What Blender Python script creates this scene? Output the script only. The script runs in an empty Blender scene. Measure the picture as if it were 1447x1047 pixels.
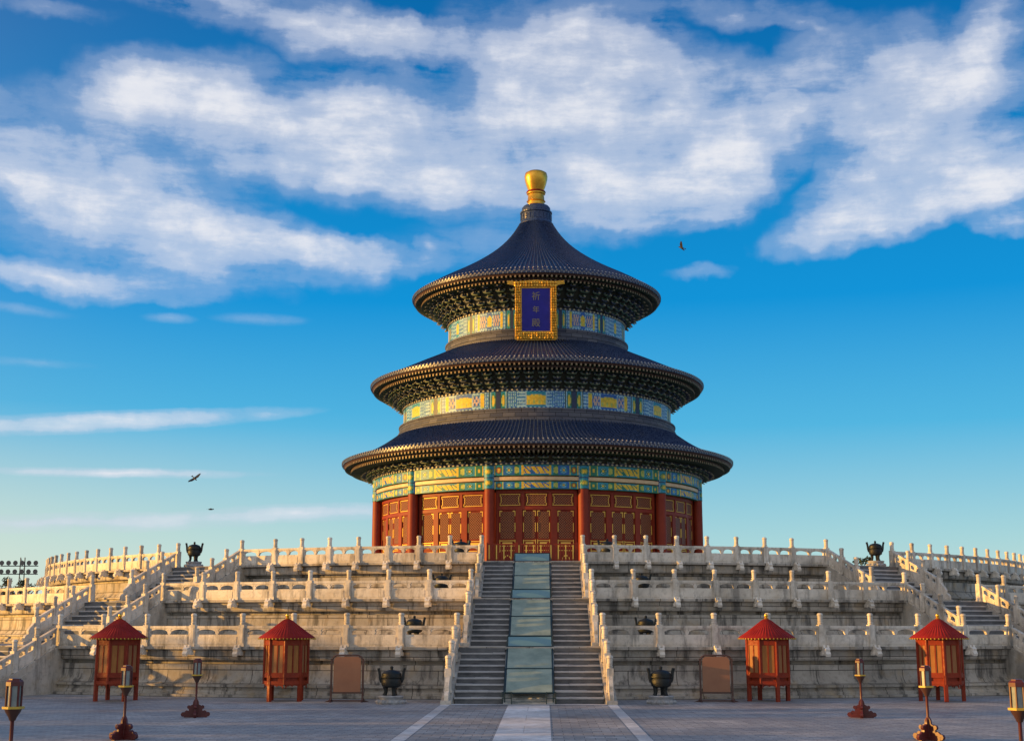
import bpy, math, random
from math import sin, cos, pi, radians, sqrt, atan2, hypot
from mathutils import Vector, Matrix
random.seed(7)
sc = bpy.context.scene
# ---------------------------------------------------------------- camera, sky, sun, exposure
F_PX, HOR, VPX, PW, PH = 1900.0, 893.0, 767.0, 1447.0, 1047.0
pitch = math.atan((HOR - PH/2) / F_PX)
yaw = math.atan((VPX - PW/2) / F_PX * cos(pitch))
cam_d = bpy.data.cameras.new('camera'); cam = bpy.data.objects.new('camera', cam_d)
sc.collection.objects.link(cam); sc.camera = cam
cam_d.sensor_width = 36.0; cam_d.lens = 36.0 * F_PX / PW; cam_d.clip_end = 6000; cam_d.clip_start = 0.2
cam.location = (0.5, -100.0, 2.5)
cam.rotation_euler = (pi/2 + pitch, 0, yaw)

SUN_EL, SUN_AZ = radians(6.0), radians(-96.0)     # azimuth from +Y towards +X: the sun stands in the west, just in front of the hall
sd = Vector((sin(SUN_AZ)*cos(SUN_EL), cos(SUN_AZ)*cos(SUN_EL), sin(SUN_EL)))
sun_d = bpy.data.lights.new('sun', 'SUN'); sun = bpy.data.objects.new('sun', sun_d); sc.collection.objects.link(sun)
sun_d.energy = 4.4; sun_d.angle = radians(0.6); sun_d.color = (1.0, 0.52, 0.11)
sun.rotation_euler = sd.to_track_quat('Z', 'Y').to_euler()
sc.view_settings.view_transform = 'Standard'; sc.view_settings.look = 'None'
sc.view_settings.gamma = 1.0; sc.view_settings.use_curve_mapping = False
sc.view_settings.exposure = 0.7

def node_helper(nt):
    N, L = nt.nodes, nt.links
    def n(t, **kw):
        x = N.new(t)
        ins = kw.pop('ins', {})
        for k, v in kw.items(): setattr(x, k, v)
        for k, v in ins.items():
            if isinstance(v, bpy.types.NodeSocket): L.new(v, x.inputs[k])
            else: x.inputs[k].default_value = v
        return x
    def math_(op, a, b=None, clamp=False):
        x = N.new('ShaderNodeMath'); x.operation = op; x.use_clamp = clamp
        for i, v in enumerate((a, b)):
            if v is None: continue
            if isinstance(v, bpy.types.NodeSocket): L.new(v, x.inputs[i])
            else: x.inputs[i].default_value = v
        return x.outputs[0]
    def ramp(fac, stops, interp='LINEAR'):
        x = N.new('ShaderNodeValToRGB'); L.new(fac, x.inputs[0]); cr = x.color_ramp; cr.interpolation = interp
        while len(cr.elements) < len(stops): cr.elements.new(0.5)
        for e, (p, c) in zip(cr.elements, stops):
            e.position = p; e.color = (c, c, c, 1) if isinstance(c, (int, float)) else (*c, 1)
        return x.outputs[0]
    def mix(fac, a, b, mode='MIX'):
        x = N.new('ShaderNodeMix'); x.data_type = 'RGBA'; x.blend_type = mode
        for s, v in ((x.inputs[0], fac), (x.inputs[6], a), (x.inputs[7], b)):
            if isinstance(v, bpy.types.NodeSocket): L.new(v, s)
            elif isinstance(v, (int, float)): s.default_value = v
            else: s.default_value = (*v, 1)
        return x.outputs[2]
    return N, L, n, math_, ramp, mix

w = bpy.data.worlds.new('World'); sc.world = w; w.use_nodes = True
nt = w.node_tree; nt.nodes.clear()
N, L, n, m_, ramp, mix = node_helper(nt)
out = n('ShaderNodeOutputWorld'); bg = n('ShaderNodeBackground', ins={'Strength': 0.12})
L.new(bg.outputs[0], out.inputs[0])
sky = n('ShaderNodeTexSky', sky_type='NISHITA', sun_disc=False, sun_elevation=SUN_EL, sun_rotation=SUN_AZ,
        air_density=1.0, dust_density=0.4, ozone_density=3.0)
tc = n('ShaderNodeTexCoord'); sep = n('ShaderNodeSeparateXYZ', ins={0: tc.outputs['Generated']})
az = m_('ARCTAN2', sep.outputs[0], sep.outputs[1]); el = m_('ARCSINE', sep.outputs[2])
# measured evening sky: deep blue overhead, pale cyan towards the ground
eln = m_('DIVIDE', el, 0.55, True)
grad = ramp(eln, [(0.0, (.60, .71, .60)), (.12, (.36, .62, .66)), (.27, (.075, .43, .70)), (.44, (.0, .27, .64)), (.80, (.0, .135, .40)), (1.0, (.0, .10, .31))])
nsk = mix(1.0, sky.outputs[0], (1.0, 1.0, 1.0), 'MULTIPLY')
gsc = n('ShaderNodeVectorMath', operation='SCALE', ins={0: grad, 3: 5.6})
skyc = mix(0.95, nsk, gsc.outputs[0])
# warm glow round the low sun, and the unseen southern sky brightened as fill
dsun = n('ShaderNodeVectorMath', operation='DOT_PRODUCT', ins={0: tc.outputs['Generated'], 1: tuple(sd)}).outputs['Value']
gl_ = m_('POWER', m_('MAXIMUM', dsun, 0.0), 3.0)
skyc = mix(m_('MULTIPLY', gl_, .75), skyc, (6.6, 4.3, 2.0))
south = ramp(m_('MULTIPLY', sep.outputs[1], -1.0), [(0.0, 0.0), (.5, .55), (1.0, .75)])
skyc = mix(south, skyc, (4.3, 4.12, 4.0))
lowleft = m_('MULTIPLY', ramp(m_('MULTIPLY', az, -1.0), [(-0.0, 0.0), (.45, 1.0)]), ramp(el, [(0.0, .75), (.07, .5), (.16, 0.0)]))
skyc = mix(lowleft, skyc, (3.9, 4.1, 3.3))
uv = n('ShaderNodeCombineXYZ', ins={0: az, 1: el})
uvo = uv.outputs[0]
nz1 = n('ShaderNodeTexNoise', ins={'Vector': uvo, 'Scale': 9.0, 'Detail': 4.0, 'Roughness': .6})
nz2 = n('ShaderNodeTexNoise', ins={'Vector': uvo, 'Scale': 45.0, 'Detail': 5.0, 'Roughness': .6})
def centre(sock, amp):
    a = n('ShaderNodeVectorMath', operation='SUBTRACT', ins={0: sock, 1: (.5, .5, .5)})
    return n('ShaderNodeVectorMath', operation='MULTIPLY', ins={0: a.outputs[0], 1: amp}).outputs[0]
wp = n('ShaderNodeVectorMath', operation='ADD', ins={0: uvo, 1: centre(nz1.outputs['Color'], (.085, .05, 0))})
wp = n('ShaderNodeVectorMath', operation='ADD', ins={0: wp.outputs[0], 1: centre(nz2.outputs['Color'], (.022, .011, 0))}).outputs[0]
wp_s = n('ShaderNodeVectorMath', operation='ADD', ins={0: uvo, 1: centre(nz2.outputs['Color'], (.010, .004, 0))}).outputs[0]
CL = [(-0.2034,0.4457,0.1532,0.0194,-8,1.1),(-0.1031,0.4341,0.042,0.0158,-5,0.9),(-0.3817,0.4314,0.0447,0.0065,0,0.4),(-0.3251,0.3824,0.0306,0.0233,-20,0.7),(-0.2541,0.3719,0.0686,0.0307,-10,1.0),(-0.1732,0.3646,0.0923,0.0404,-10,1.0),(-0.0907,0.3523,0.0827,0.0358,-5,1.0),(-0.041,0.3376,0.0772,0.0206,0,0.8),(-0.1246,0.3944,0.0498,0.0226,0,0.5),(-0.3891,0.3313,0.0627,0.0217,-32,0.9),(-0.3773,0.3033,0.0726,0.0219,-25,0.7),(-0.307,0.2925,0.0909,0.025,-20,1.0),(-0.2291,0.2851,0.0943,0.0214,-8,1.0),(-0.1492,0.2784,0.0591,0.0124,-5,0.8),(-0.2988,0.3282,0.0869,0.0298,-22,0.7),(-0.3655,0.2724,0.0436,0.0123,-10,0.35),(-0.3542,0.2495,0.0826,0.0109,-2,0.95),(-0.3814,0.2229,0.0285,0.0039,-4,0.4),(-0.278,0.2235,0.0162,0.0036,0,0.4),(-0.2112,0.2263,0.0287,0.0041,0,0.4),(-0.3284,0.1464,0.1162,0.0065,5,0.95),(-0.307,0.1115,0.0828,0.003,1,0.6),(-0.3339,0.0758,0.1094,0.0059,2,0.65),(-0.1703,0.086,0.0668,0.0057,2,0.6),(-0.3741,0.1863,0.0379,0.0035,0,0.25),(0.0484,0.418,0.0475,0.0424,0,1.0),(0.0202,0.3859,0.0668,0.0481,0,1.0),(0.1035,0.396,0.077,0.035,-10,0.9),(0.0695,0.3517,0.0878,0.0409,-10,1.0),(0.1564,0.3479,0.0402,0.0303,30,0.9),(0.1096,0.3195,0.0703,0.0216,12,1.0),(0.0361,0.3294,0.0659,0.0232,-5,0.8),(0.1548,0.4498,0.0603,0.0107,-5,0.55),(0.2085,0.4344,0.0187,0.0052,-12,0.35),(-0.0357,0.4263,0.0394,0.0348,0,0.45),(-0.0078,0.3556,0.0443,0.041,0,0.5),(0.1896,0.3758,0.0319,0.0348,0,0.4),(0.1909,0.3802,0.0128,0.0074,0,0.6),(0.259,0.392,0.0568,0.0389,-10,0.8),(0.3086,0.3671,0.0648,0.0531,-20,0.9),(0.2513,0.3484,0.0565,0.0346,-30,0.6),(0.2954,0.3194,0.0697,0.0295,8,1.0),(0.2795,0.3089,0.0705,0.0200,4,0.9),(0.2440,0.2915,0.0560,0.0165,4,1.0),(0.3398,0.4183,0.0345,0.0234,30,0.9),(0.3491,0.3137,0.0431,0.029,0,0.8),(0.3523,0.2782,0.0213,0.0107,0,0.7),(0.1242,0.2652,0.0256,0.0052,8,0.45),(-0.0817,0.2853,0.012,0.0078,-20,0.45),(-0.0408,0.2831,0.06,0.0209,0,0.3),(0.0577,0.3082,0.0763,0.0129,0,0.5)]
dens = None
for (a, e, ra, re, an, s) in CL:
    mp = n('ShaderNodeMapping', vector_type='TEXTURE', ins={'Vector': wp if re > .0085 or (s < .5 and re > .005) else wp_s, 'Location': (a, e, 0), 'Rotation': (0, 0, radians(an)), 'Scale': (ra*1.5, re*1.38, 1)})
    g = n('ShaderNodeTexGradient', gradient_type='SPHERICAL', ins={'Vector': mp.outputs[0]})
    v = m_('MULTIPLY', g.outputs['Fac'], s if re > .0085 else (s*1.7 if s > .5 else s*.95))
    dens = v if dens is None else m_('ADD', dens, v)
smp = n('ShaderNodeMapping', ins={'Vector': wp_s, 'Rotation': (0, 0, radians(16)), 'Scale': (6, 24, 1)})
fb = n('ShaderNodeTexNoise', ins={'Vector': smp.outputs[0], 'Scale': 1.0, 'Detail': 12.0, 'Roughness': .64})
fb2 = n('ShaderNodeTexNoise', ins={'Vector': wp_s, 'Scale': 17.0, 'Detail': 10.0, 'Roughness': .60, 'Distortion': .15})
fbm = m_('ADD', m_('MULTIPLY', fb.outputs[0], .62), m_('MULTIPLY', fb2.outputs[0], .38))
# clouds outside the measured part of the sky
behind = ramp(m_('ABSOLUTE', az), [(0.0, 0.0), (.46, 0.0), (.75, .55), (1.0, .55)])
bl = n('ShaderNodeTexNoise', ins={'Vector': n('ShaderNodeMapping', ins={'Vector': tc.outputs['Generated'], 'Scale': (2.2, 2.2, 6)}).outputs[0], 'Scale': 1.0, 'Detail': 4.0})
dens = m_('ADD', dens, m_('MULTIPLY', behind, bl.outputs[0]))
dd = m_('ADD', m_('MULTIPLY', m_('MINIMUM', dens, .95), .74), m_('MULTIPLY', m_('SUBTRACT', fbm, .5), m_('MULTIPLY', m_('MINIMUM', dens, .50), 5.2)))
cov = ramp(dd, [(0.0, 0.0), (.24, .22), (.58, .58), (1.05, .92)], 'EASE')
shade = ramp(m_('ADD', m_('MULTIPLY', fbm, .95), m_('MULTIPLY', m_('MINIMUM', dens, 1.2), .16)), [(.34, (.42, .49, .66)), (.56, (.58, .63, .75)), (.78, (.80, .80, .83))])
csc = n('ShaderNodeVectorMath', operation='SCALE', ins={0: shade, 3: 5.6})
fin = mix(cov, skyc, csc.outputs[0])
L.new(fin, bg.inputs['Color'])

# ---------------------------------------------------------------- materials
def mat(name, color=(.5, .5, .5), rough=.7, metal=0.0, spec=.5, fn=None):
    m = bpy.data.materials.new(name); m.use_nodes = True
    nt = m.node_tree; b = nt.nodes['Principled BSDF']
    b.inputs['Base Color'].default_value = (*color, 1); b.inputs['Roughness'].default_value = rough
    b.inputs['Metallic'].default_value = metal; b.inputs['Specular IOR Level'].default_value = spec
    if fn: fn(nt, b)
    return m
def noisy(c1, c2, scale=3.0, bump=0.0, detail=6, bscale=None, stretch=(1, 1, 1)):
    def f(nt, b):
        N, L, n, m_, ramp, mix = node_helper(nt)
        tc = n('ShaderNodeTexCoord'); mp = n('ShaderNodeMapping', ins={'Vector': tc.outputs['Object'], 'Scale': stretch})
        nz = n('ShaderNodeTexNoise', ins={'Vector': mp.outputs[0], 'Scale': scale, 'Detail': float(detail), 'Roughness': .65})
        L.new(ramp(nz.outputs[0], [(.3, c1), (.7, c2)]), b.inputs['Base Color'])
        if bump:
            nb = n('ShaderNodeTexNoise', ins={'Vector': mp.outputs[0], 'Scale': bscale or scale*4, 'Detail': 5.0})
            bp = n('ShaderNodeBump', ins={'Height': nb.outputs[0], 'Strength': bump, 'Distance': .03}); L.new(bp.outputs[0], b.inputs['Normal'])
    return f
def marble_fn(joints=True, dirt=.8, warm=1.0, tone=1.0):
    def f(nt, b):
        N, L, n, m_, ramp, mix = node_helper(nt)
        geo = n('ShaderNodeNewGeometry'); P = geo.outputs['Position']
        big = n('ShaderNodeTexNoise', ins={'Vector': P, 'Scale': .55, 'Detail': 5.0, 'Roughness': .6})
        col = ramp(big.outputs[0], [(.32, (.40*tone, .36*tone, .30*tone)), (.5, (.56*tone, .51*tone, .43*tone)), (.68, (.68*tone, .63*tone, .55*tone))])
        fine = n('ShaderNodeTexNoise', ins={'Vector': P, 'Scale': 5.5, 'Detail': 8.0, 'Roughness': .7})
        col = mix(ramp(fine.outputs[0], [(.50, 0.0), (.72, .55)]), col, (.23*tone, .20*tone, .16*tone))
        # soot and rain streaks running down
        mp = n('ShaderNodeMapping', ins={'Vector': P, 'Scale': (2.3, 2.3, .38)})
        st = n('ShaderNodeTexNoise', ins={'Vector': mp.outputs[0], 'Scale': 1.0, 'Detail': 7.0, 'Roughness': .68})
        col = mix(m_('MULTIPLY', ramp(st.outputs[0], [(.50, 0.0), (.62, .85)]), dirt), col, (.075, .07, .062))
        och = n('ShaderNodeTexNoise', ins={'Vector': P, 'Scale': 1.7, 'Detail': 4.0})
        col = mix(ramp(och.outputs[0], [(.52, 0.0), (.70, .35*warm)]), col, (.48, .34, .17))
        hgt = fine.outputs[0]
        if joints:
            uv = n('ShaderNodeUVMap')
            br = n('ShaderNodeTexBrick', offset=.5, ins={'Vector': uv.outputs[0], 'Color1': (1, 1, 1, 1), 'Color2': (.72, .72, .72, 1), 'Mortar': (.10, .09, .08, 1), 'Scale': 1.0, 'Mortar Size': .018, 'Mortar Smooth': .3, 'Brick Width': 1.9, 'Row Height': .52})
            col = mix(.85, col, br.outputs[0], 'MULTIPLY')
            hgt = m_('SUBTRACT', fine.outputs[0], m_('MULTIPLY', br.outputs['Fac'], 1.5))
        L.new(col, b.inputs['Base Color'])
        bp = n('ShaderNodeBump', ins={'Height': hgt, 'Strength': .45, 'Distance': .03}); L.new(bp.outputs[0], b.inputs['Normal'])
    return f
def worn(c1, c2, c3):
    def f(nt, b):
        N, L, n, m_, ramp, mix = node_helper(nt)
        geo = n('ShaderNodeNewGeometry'); P = geo.outputs['Position']
        a = n('ShaderNodeTexNoise', ins={'Vector': P, 'Scale': 2.5, 'Detail': 4.0}); d = n('ShaderNodeTexNoise', ins={'Vector': P, 'Scale': 11.0, 'Detail': 8.0, 'Roughness': .75})
        col = mix(ramp(a.outputs[0], [(.3, 0.0), (.7, 1.0)]), c1, c2)
        L.new(mix(ramp(d.outputs[0], [(.56, 0.0), (.70, .7)]), col, c3), b.inputs['Base Color'])
        L.new(ramp(d.outputs[0], [(.4, .42), (.65, .8)]), b.inputs['Roughness'])
    return f
M = {}
M['marble_wall'] = mat('weathered marble blocks', rough=.72, fn=marble_fn(True, 1.0, 1.3, .84))
M['marble_cheek'] = mat('plain weathered marble', rough=.7, fn=marble_fn(False, .5, .8, .85))
M['marble'] = mat('carved white marble', rough=.6, fn=marble_fn(False, .62, .7, 1.2))
M['marble_white'] = mat('pale carved spout marble', rough=.6, fn=marble_fn(False, .15, .2, 1.35))
M['riser'] = mat('dark stair riser', rough=.85, fn=noisy((.06, .065, .07), (.17, .17, .172), 1.6, .3, stretch=(1, 1, 3)))  # risers in a darker grey than the treads
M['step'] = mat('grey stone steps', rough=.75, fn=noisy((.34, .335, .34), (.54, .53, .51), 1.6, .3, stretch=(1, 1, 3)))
M['step_edge'] = mat('stone landing edge', rough=.7, fn=noisy((.34, .32, .30), (.50, .47, .43), 1.6, .2))
def tile_fn(nt, b):
    N, L, n, m_, ramp, mix = node_helper(nt)
    geo = n('ShaderNodeNewGeometry'); P = geo.outputs['Position']; s_ = n('ShaderNodeSeparateXYZ', ins={0: P})
    nz = n('ShaderNodeTexNoise', ins={'Vector': P, 'Scale': 1.3, 'Detail': 8.0, 'Roughness': .7}); n2 = n('ShaderNodeTexNoise', ins={'Vector': P, 'Scale': 9.0, 'Detail': 2.0})
    col = mix(ramp(n2.outputs[0], [(.35, 0.0), (.65, 1.0)]), (.012, .026, .075), (.042, .070, .155))
    col = mix(ramp(nz.outputs[0], [(.55, 0.0), (.75, .6)]), col, (.085, .095, .12))
    L.new(col, b.inputs['Base Color'])
    rr = m_('SQRT', m_('ADD', m_('MULTIPLY', s_.outputs[0], s_.outputs[0]), m_('MULTIPLY', s_.outputs[1], s_.outputs[1])))
    fr_ = m_('FRACT', m_('MULTIPLY', rr, 2.9))
    L.new(ramp(n2.outputs[0], [(.3, .22), (.7, .48)]), b.inputs['Roughness'])
    bp = n('ShaderNodeBump', ins={'Height': m_('ADD', fr_, n2.outputs[0]), 'Strength': .55, 'Distance': .04}); L.new(bp.outputs[0], b.inputs['Normal'])
M['tile'] = mat('dark blue glazed roof tile', rough=.30, spec=.38, fn=tile_fn)
M['tile_end'] = mat('glazed tile end', rough=.35, fn=noisy((.07, .08, .10), (.20, .20, .22), 8))
M['tile_nail'] = mat('pale tile nail cap', (.42, .42, .42), .4)
M['ledge'] = mat('grey blue glazed ledge', rough=.62, spec=.25, fn=None)
def ledge_fn(nt, b):
    N, L, n, m_, ramp, mix = node_helper(nt)
    uv = n('ShaderNodeUVMap')
    br = n('ShaderNodeTexBrick', offset=.5, ins={'Vector': uv.outputs[0], 'Color1': (.125, .13, .155, 1), 'Color2': (.06, .07, .105, 1), 'Mortar': (.02, .02, .025, 1), 'Scale': 1.0, 'Mortar Size': .02, 'Brick Width': .9, 'Row Height': .3})
    L.new(br.outputs[0], b.inputs['Base Color'])
ledge_fn(M['ledge'].node_tree, M['ledge'].node_tree.nodes['Principled BSDF'])
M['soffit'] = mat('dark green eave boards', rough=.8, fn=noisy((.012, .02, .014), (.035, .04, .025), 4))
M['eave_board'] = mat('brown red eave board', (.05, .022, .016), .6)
M['rafter'] = mat('green painted rafter', (.025, .06, .04), .6)
M['rafter_end'] = mat('gilded rafter end', rough=.55, fn=noisy((.14, .10, .055), (.34, .25, .14), 6))
M['bracket_g'] = mat('green painted bracket', rough=.6, fn=noisy((.02, .06, .04), (.06, .12, .075), 5))
M['bracket_b'] = mat('blue painted bracket', rough=.6, fn=noisy((.015, .03, .075), (.05, .08, .13), 5))
M['bracket_e'] = mat('pale bracket edging', (.40, .38, .26), .5)
M['red'] = mat('vermilion lacquer', rough=.55, spec=.3, fn=noisy((.19, .019, .006), (.27, .034, .010), 1.3, .1))
M['red_dark'] = mat('deep red lacquer', rough=.65, spec=.25, fn=noisy((.16, .015, .006), (.23, .026, .009), 2.0))
M['gilt'] = mat('gilded trim', (.78, .50, .09), .55, .25)
M['gold'] = mat('gilded bronze', rough=.30, metal=.75, fn=noisy((.62, .33, .03), (.85, .50, .07), 3.0))
M['gold_carved'] = mat('carved gilded wood', rough=.34, metal=.5, fn=noisy((.55, .28, .02), (.95, .58, .09), 9.0, 1.0, bscale=7))
M['plaque_blue'] = mat('ultramarine board', rough=.35, fn=noisy((.010, .012, .24), (.02, .02, .34), 2))
M['plaque_text'] = mat('dull gilt lettering', (.32, .27, .16), .5, .2)
def paint_fn(nt, b):
    N, L, n, m_, ramp, mix = node_helper(nt)
    at = n('ShaderNodeVertexColor', layer_name='paint')
    geo = n('ShaderNodeNewGeometry')
    nz = n('ShaderNodeTexNoise', ins={'Vector': geo.outputs['Position'], 'Scale': 6.0, 'Detail': 6.0})
    L.new(mix(1.0, at.outputs[0], ramp(nz.outputs[0], [(.3, .62), (.7, 1.0)]), 'MULTIPLY'), b.inputs['Base Color'])
M['paint'] = mat('polychrome beam painting', rough=.5, fn=paint_fn)
def lattice_fn(nt, b):
    N, L, n, m_, ramp, mix = node_helper(nt)
    uv = n('ShaderNodeUVMap'); s = n('ShaderNodeSeparateXYZ', ins={0: uv.outputs[0]})
    k = 2*pi/.17
    a = m_('SINE', m_('MULTIPLY', m_('ADD', s.outputs[0], s.outputs[1]), k)); c = m_('SINE', m_('MULTIPLY', m_('SUBTRACT', s.outputs[0], s.outputs[1]), k))
    p = m_('MAXIMUM', a, c)
    L.new(ramp(p, [(.55, (.045, .012, .008)), (.80, (.34, .105, .028))]), b.inputs['Base Color'])
    bp = n('ShaderNodeBump', ins={'Height': p, 'Strength': .6, 'Distance': .03}); L.new(bp.outputs[0], b.inputs['Normal'])
M['lattice'] = mat('diamond lattice', rough=.5, fn=lattice_fn)
M['bronze'] = mat('dark patinated bronze', rough=.45, metal=.2, spec=.3, fn=noisy((.008, .011, .012), (.028, .032, .032), 6.0, .4))
M['verdigris'] = mat('green bronze', rough=.5, metal=.4, fn=noisy((.03, .05, .045), (.09, .12, .10), 6.0, .4))
M['lamp_red'] = mat('dark red lamp paint', rough=.4, fn=noisy((.065, .010, .010), (.12, .018, .014), 5))
M['kiosk_red'] = mat('orange red kiosk lacquer', rough=.5, spec=.3, fn=worn((.19, .019, .005), (.28, .034, .008), (.11, .035, .02)))
M['kiosk_roof'] = mat('red painted kiosk roof', rough=.65, spec=.2, fn=worn((.20, .010, .005), (.29, .018, .008), (.13, .03, .02)))
M['curtain_y'] = mat('yellow silk lining', rough=.7, fn=noisy((.26, .09, .015), (.40, .16, .03), 5, stretch=(4, 4, .5)))
M['curtain_p'] = mat('pale pink silk lining', rough=.7, fn=noisy((.26, .10, .03), (.34, .15, .05), 5, stretch=(4, 4, .5)))
M['yellow_band'] = mat('yellow painted flange', (.55, .36, .04), .45)
M['lamp_glass'] = mat('frosted lamp pane', rough=.25, fn=noisy((.13, .16, .16), (.32, .36, .34), 3))
M['sign_board'] = mat('brown sign face', rough=.5, fn=noisy((.26, .11, .055), (.31, .14, .07), 2))
M['sign_frame'] = mat('dark brown frame', (.07, .03, .02), .4)
M['pale_stone'] = mat('grey stone plinth', rough=.8, fn=noisy((.22, .22, .22), (.40, .40, .40), 5, .5))
M['frame_teal'] = mat('dark teal steel', (.02, .045, .05), .4, .3)
M['carving'] = mat('carved marble ramp', rough=.7, fn=noisy((.16, .18, .17), (.50, .50, .46), 3.0, 1.0, bscale=5))
def glass_fn(nt, b):
    N, L, n, m_, ramp, mix = node_helper(nt)
    geo = n('ShaderNodeNewGeometry')
    nz = n('ShaderNodeTexNoise', ins={'Vector': geo.outputs['Position'], 'Scale': 1.4, 'Detail': 6.0, 'Roughness': .6})
    L.new(ramp(nz.outputs[0], [(.35, (.25, .32, .27)), (.65, (.38, .46, .38))]), b.inputs['Base Color'])
    b.inputs['Alpha'].default_value = .90; b.inputs['Roughness'].default_value = .45; b.inputs['Specular IOR Level'].default_value = .10
M['glass'] = mat('dusty green glass', rough=.1, fn=glass_fn)
M['glass_painted_sky'] = mat('glass with painted sky blue', (.12, .26, .33), .35)  # sky reflection of the upper panes put into the base colour as blue
def paving_fn(c1, c2, mort, bw, rh, sc_=1.0):
    def f(nt, b):
        N, L, n, m_, ramp, mix = node_helper(nt)
        geo = n('ShaderNodeNewGeometry'); P = geo.outputs['Position']
        br = n('ShaderNodeTexBrick', offset=.5, ins={'Vector': P, 'Color1': (*c1, 1), 'Color2': (*c2, 1), 'Mortar': (*mort, 1), 'Scale': sc_, 'Mortar Size': .012, 'Mortar Smooth': .4, 'Brick Width': bw, 'Row Height': rh})
        nz = n('ShaderNodeTexNoise', ins={'Vector': P, 'Scale': .28, 'Detail': 8.0, 'Roughness': .62})
        nz2 = n('ShaderNodeTexNoise', ins={'Vector': P, 'Scale': 2.6, 'Detail': 6.0, 'Roughness': .7})
        col = mix(1.0, br.outputs[0], ramp(nz.outputs[0], [(.34, .72), (.50, 1.0), (.66, 1.32)]), 'MULTIPLY')
        col = mix(1.0, col, ramp(nz2.outputs[0], [(.33, .70), (.55, 1.0), (.72, 1.30)]), 'MULTIPLY')
        L.new(col, b.inputs['Base Color'])
        L.new(ramp(nz.outputs[0], [(.35, .45), (.65, .85)]), b.inputs['Roughness'])
        bp = n('ShaderNodeBump', ins={'Height': m_('SUBTRACT', nz2.outputs[0], m_('MULTIPLY', br.outputs['Fac'], 1.2)), 'Strength': .5, 'Distance': .02}); L.new(bp.outputs[0], b.inputs['Normal'])
    return f
M['paving'] = mat('grey brick paving', rough=.7, fn=paving_fn((.26, .262, .272), (.38, .378, .38), (.10, .105, .12), .48, .24))
M['paving_way'] = mat('way paving', rough=.7, fn=paving_fn((.26, .257, .257), (.38, .37, .36), (.12, .115, .115), .5, .5))
M['path'] = mat('marble slabs', rough=.55, fn=paving_fn((.66, .66, .66), (.74, .73, .72), (.42, .42, .42), 2.4, 2.4))
M['strip'] = mat('pale marble strip', rough=.6, fn=paving_fn((.52, .52, .52), (.62, .61, .60), (.35, .35, .35), 2.2, 2.2))
M['bark'] = mat('bark', (.06, .045, .03), .9)
M['leaf'] = mat('leaf', rough=.7, fn=noisy((.018, .035, .012), (.06, .085, .03), 1.2))
M['leaf2'] = mat('dark leaf', rough=.7, fn=noisy((.012, .025, .012), (.035, .055, .022), 1.2))
M['steel'] = mat('dark galvanised steel', (.05, .055, .06), .5, .4)
M['flood'] = mat('floodlight housing', (.07, .08, .09), .35, .3)
M['feather'] = mat('black feathers', (.015, .015, .018), .6)

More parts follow.
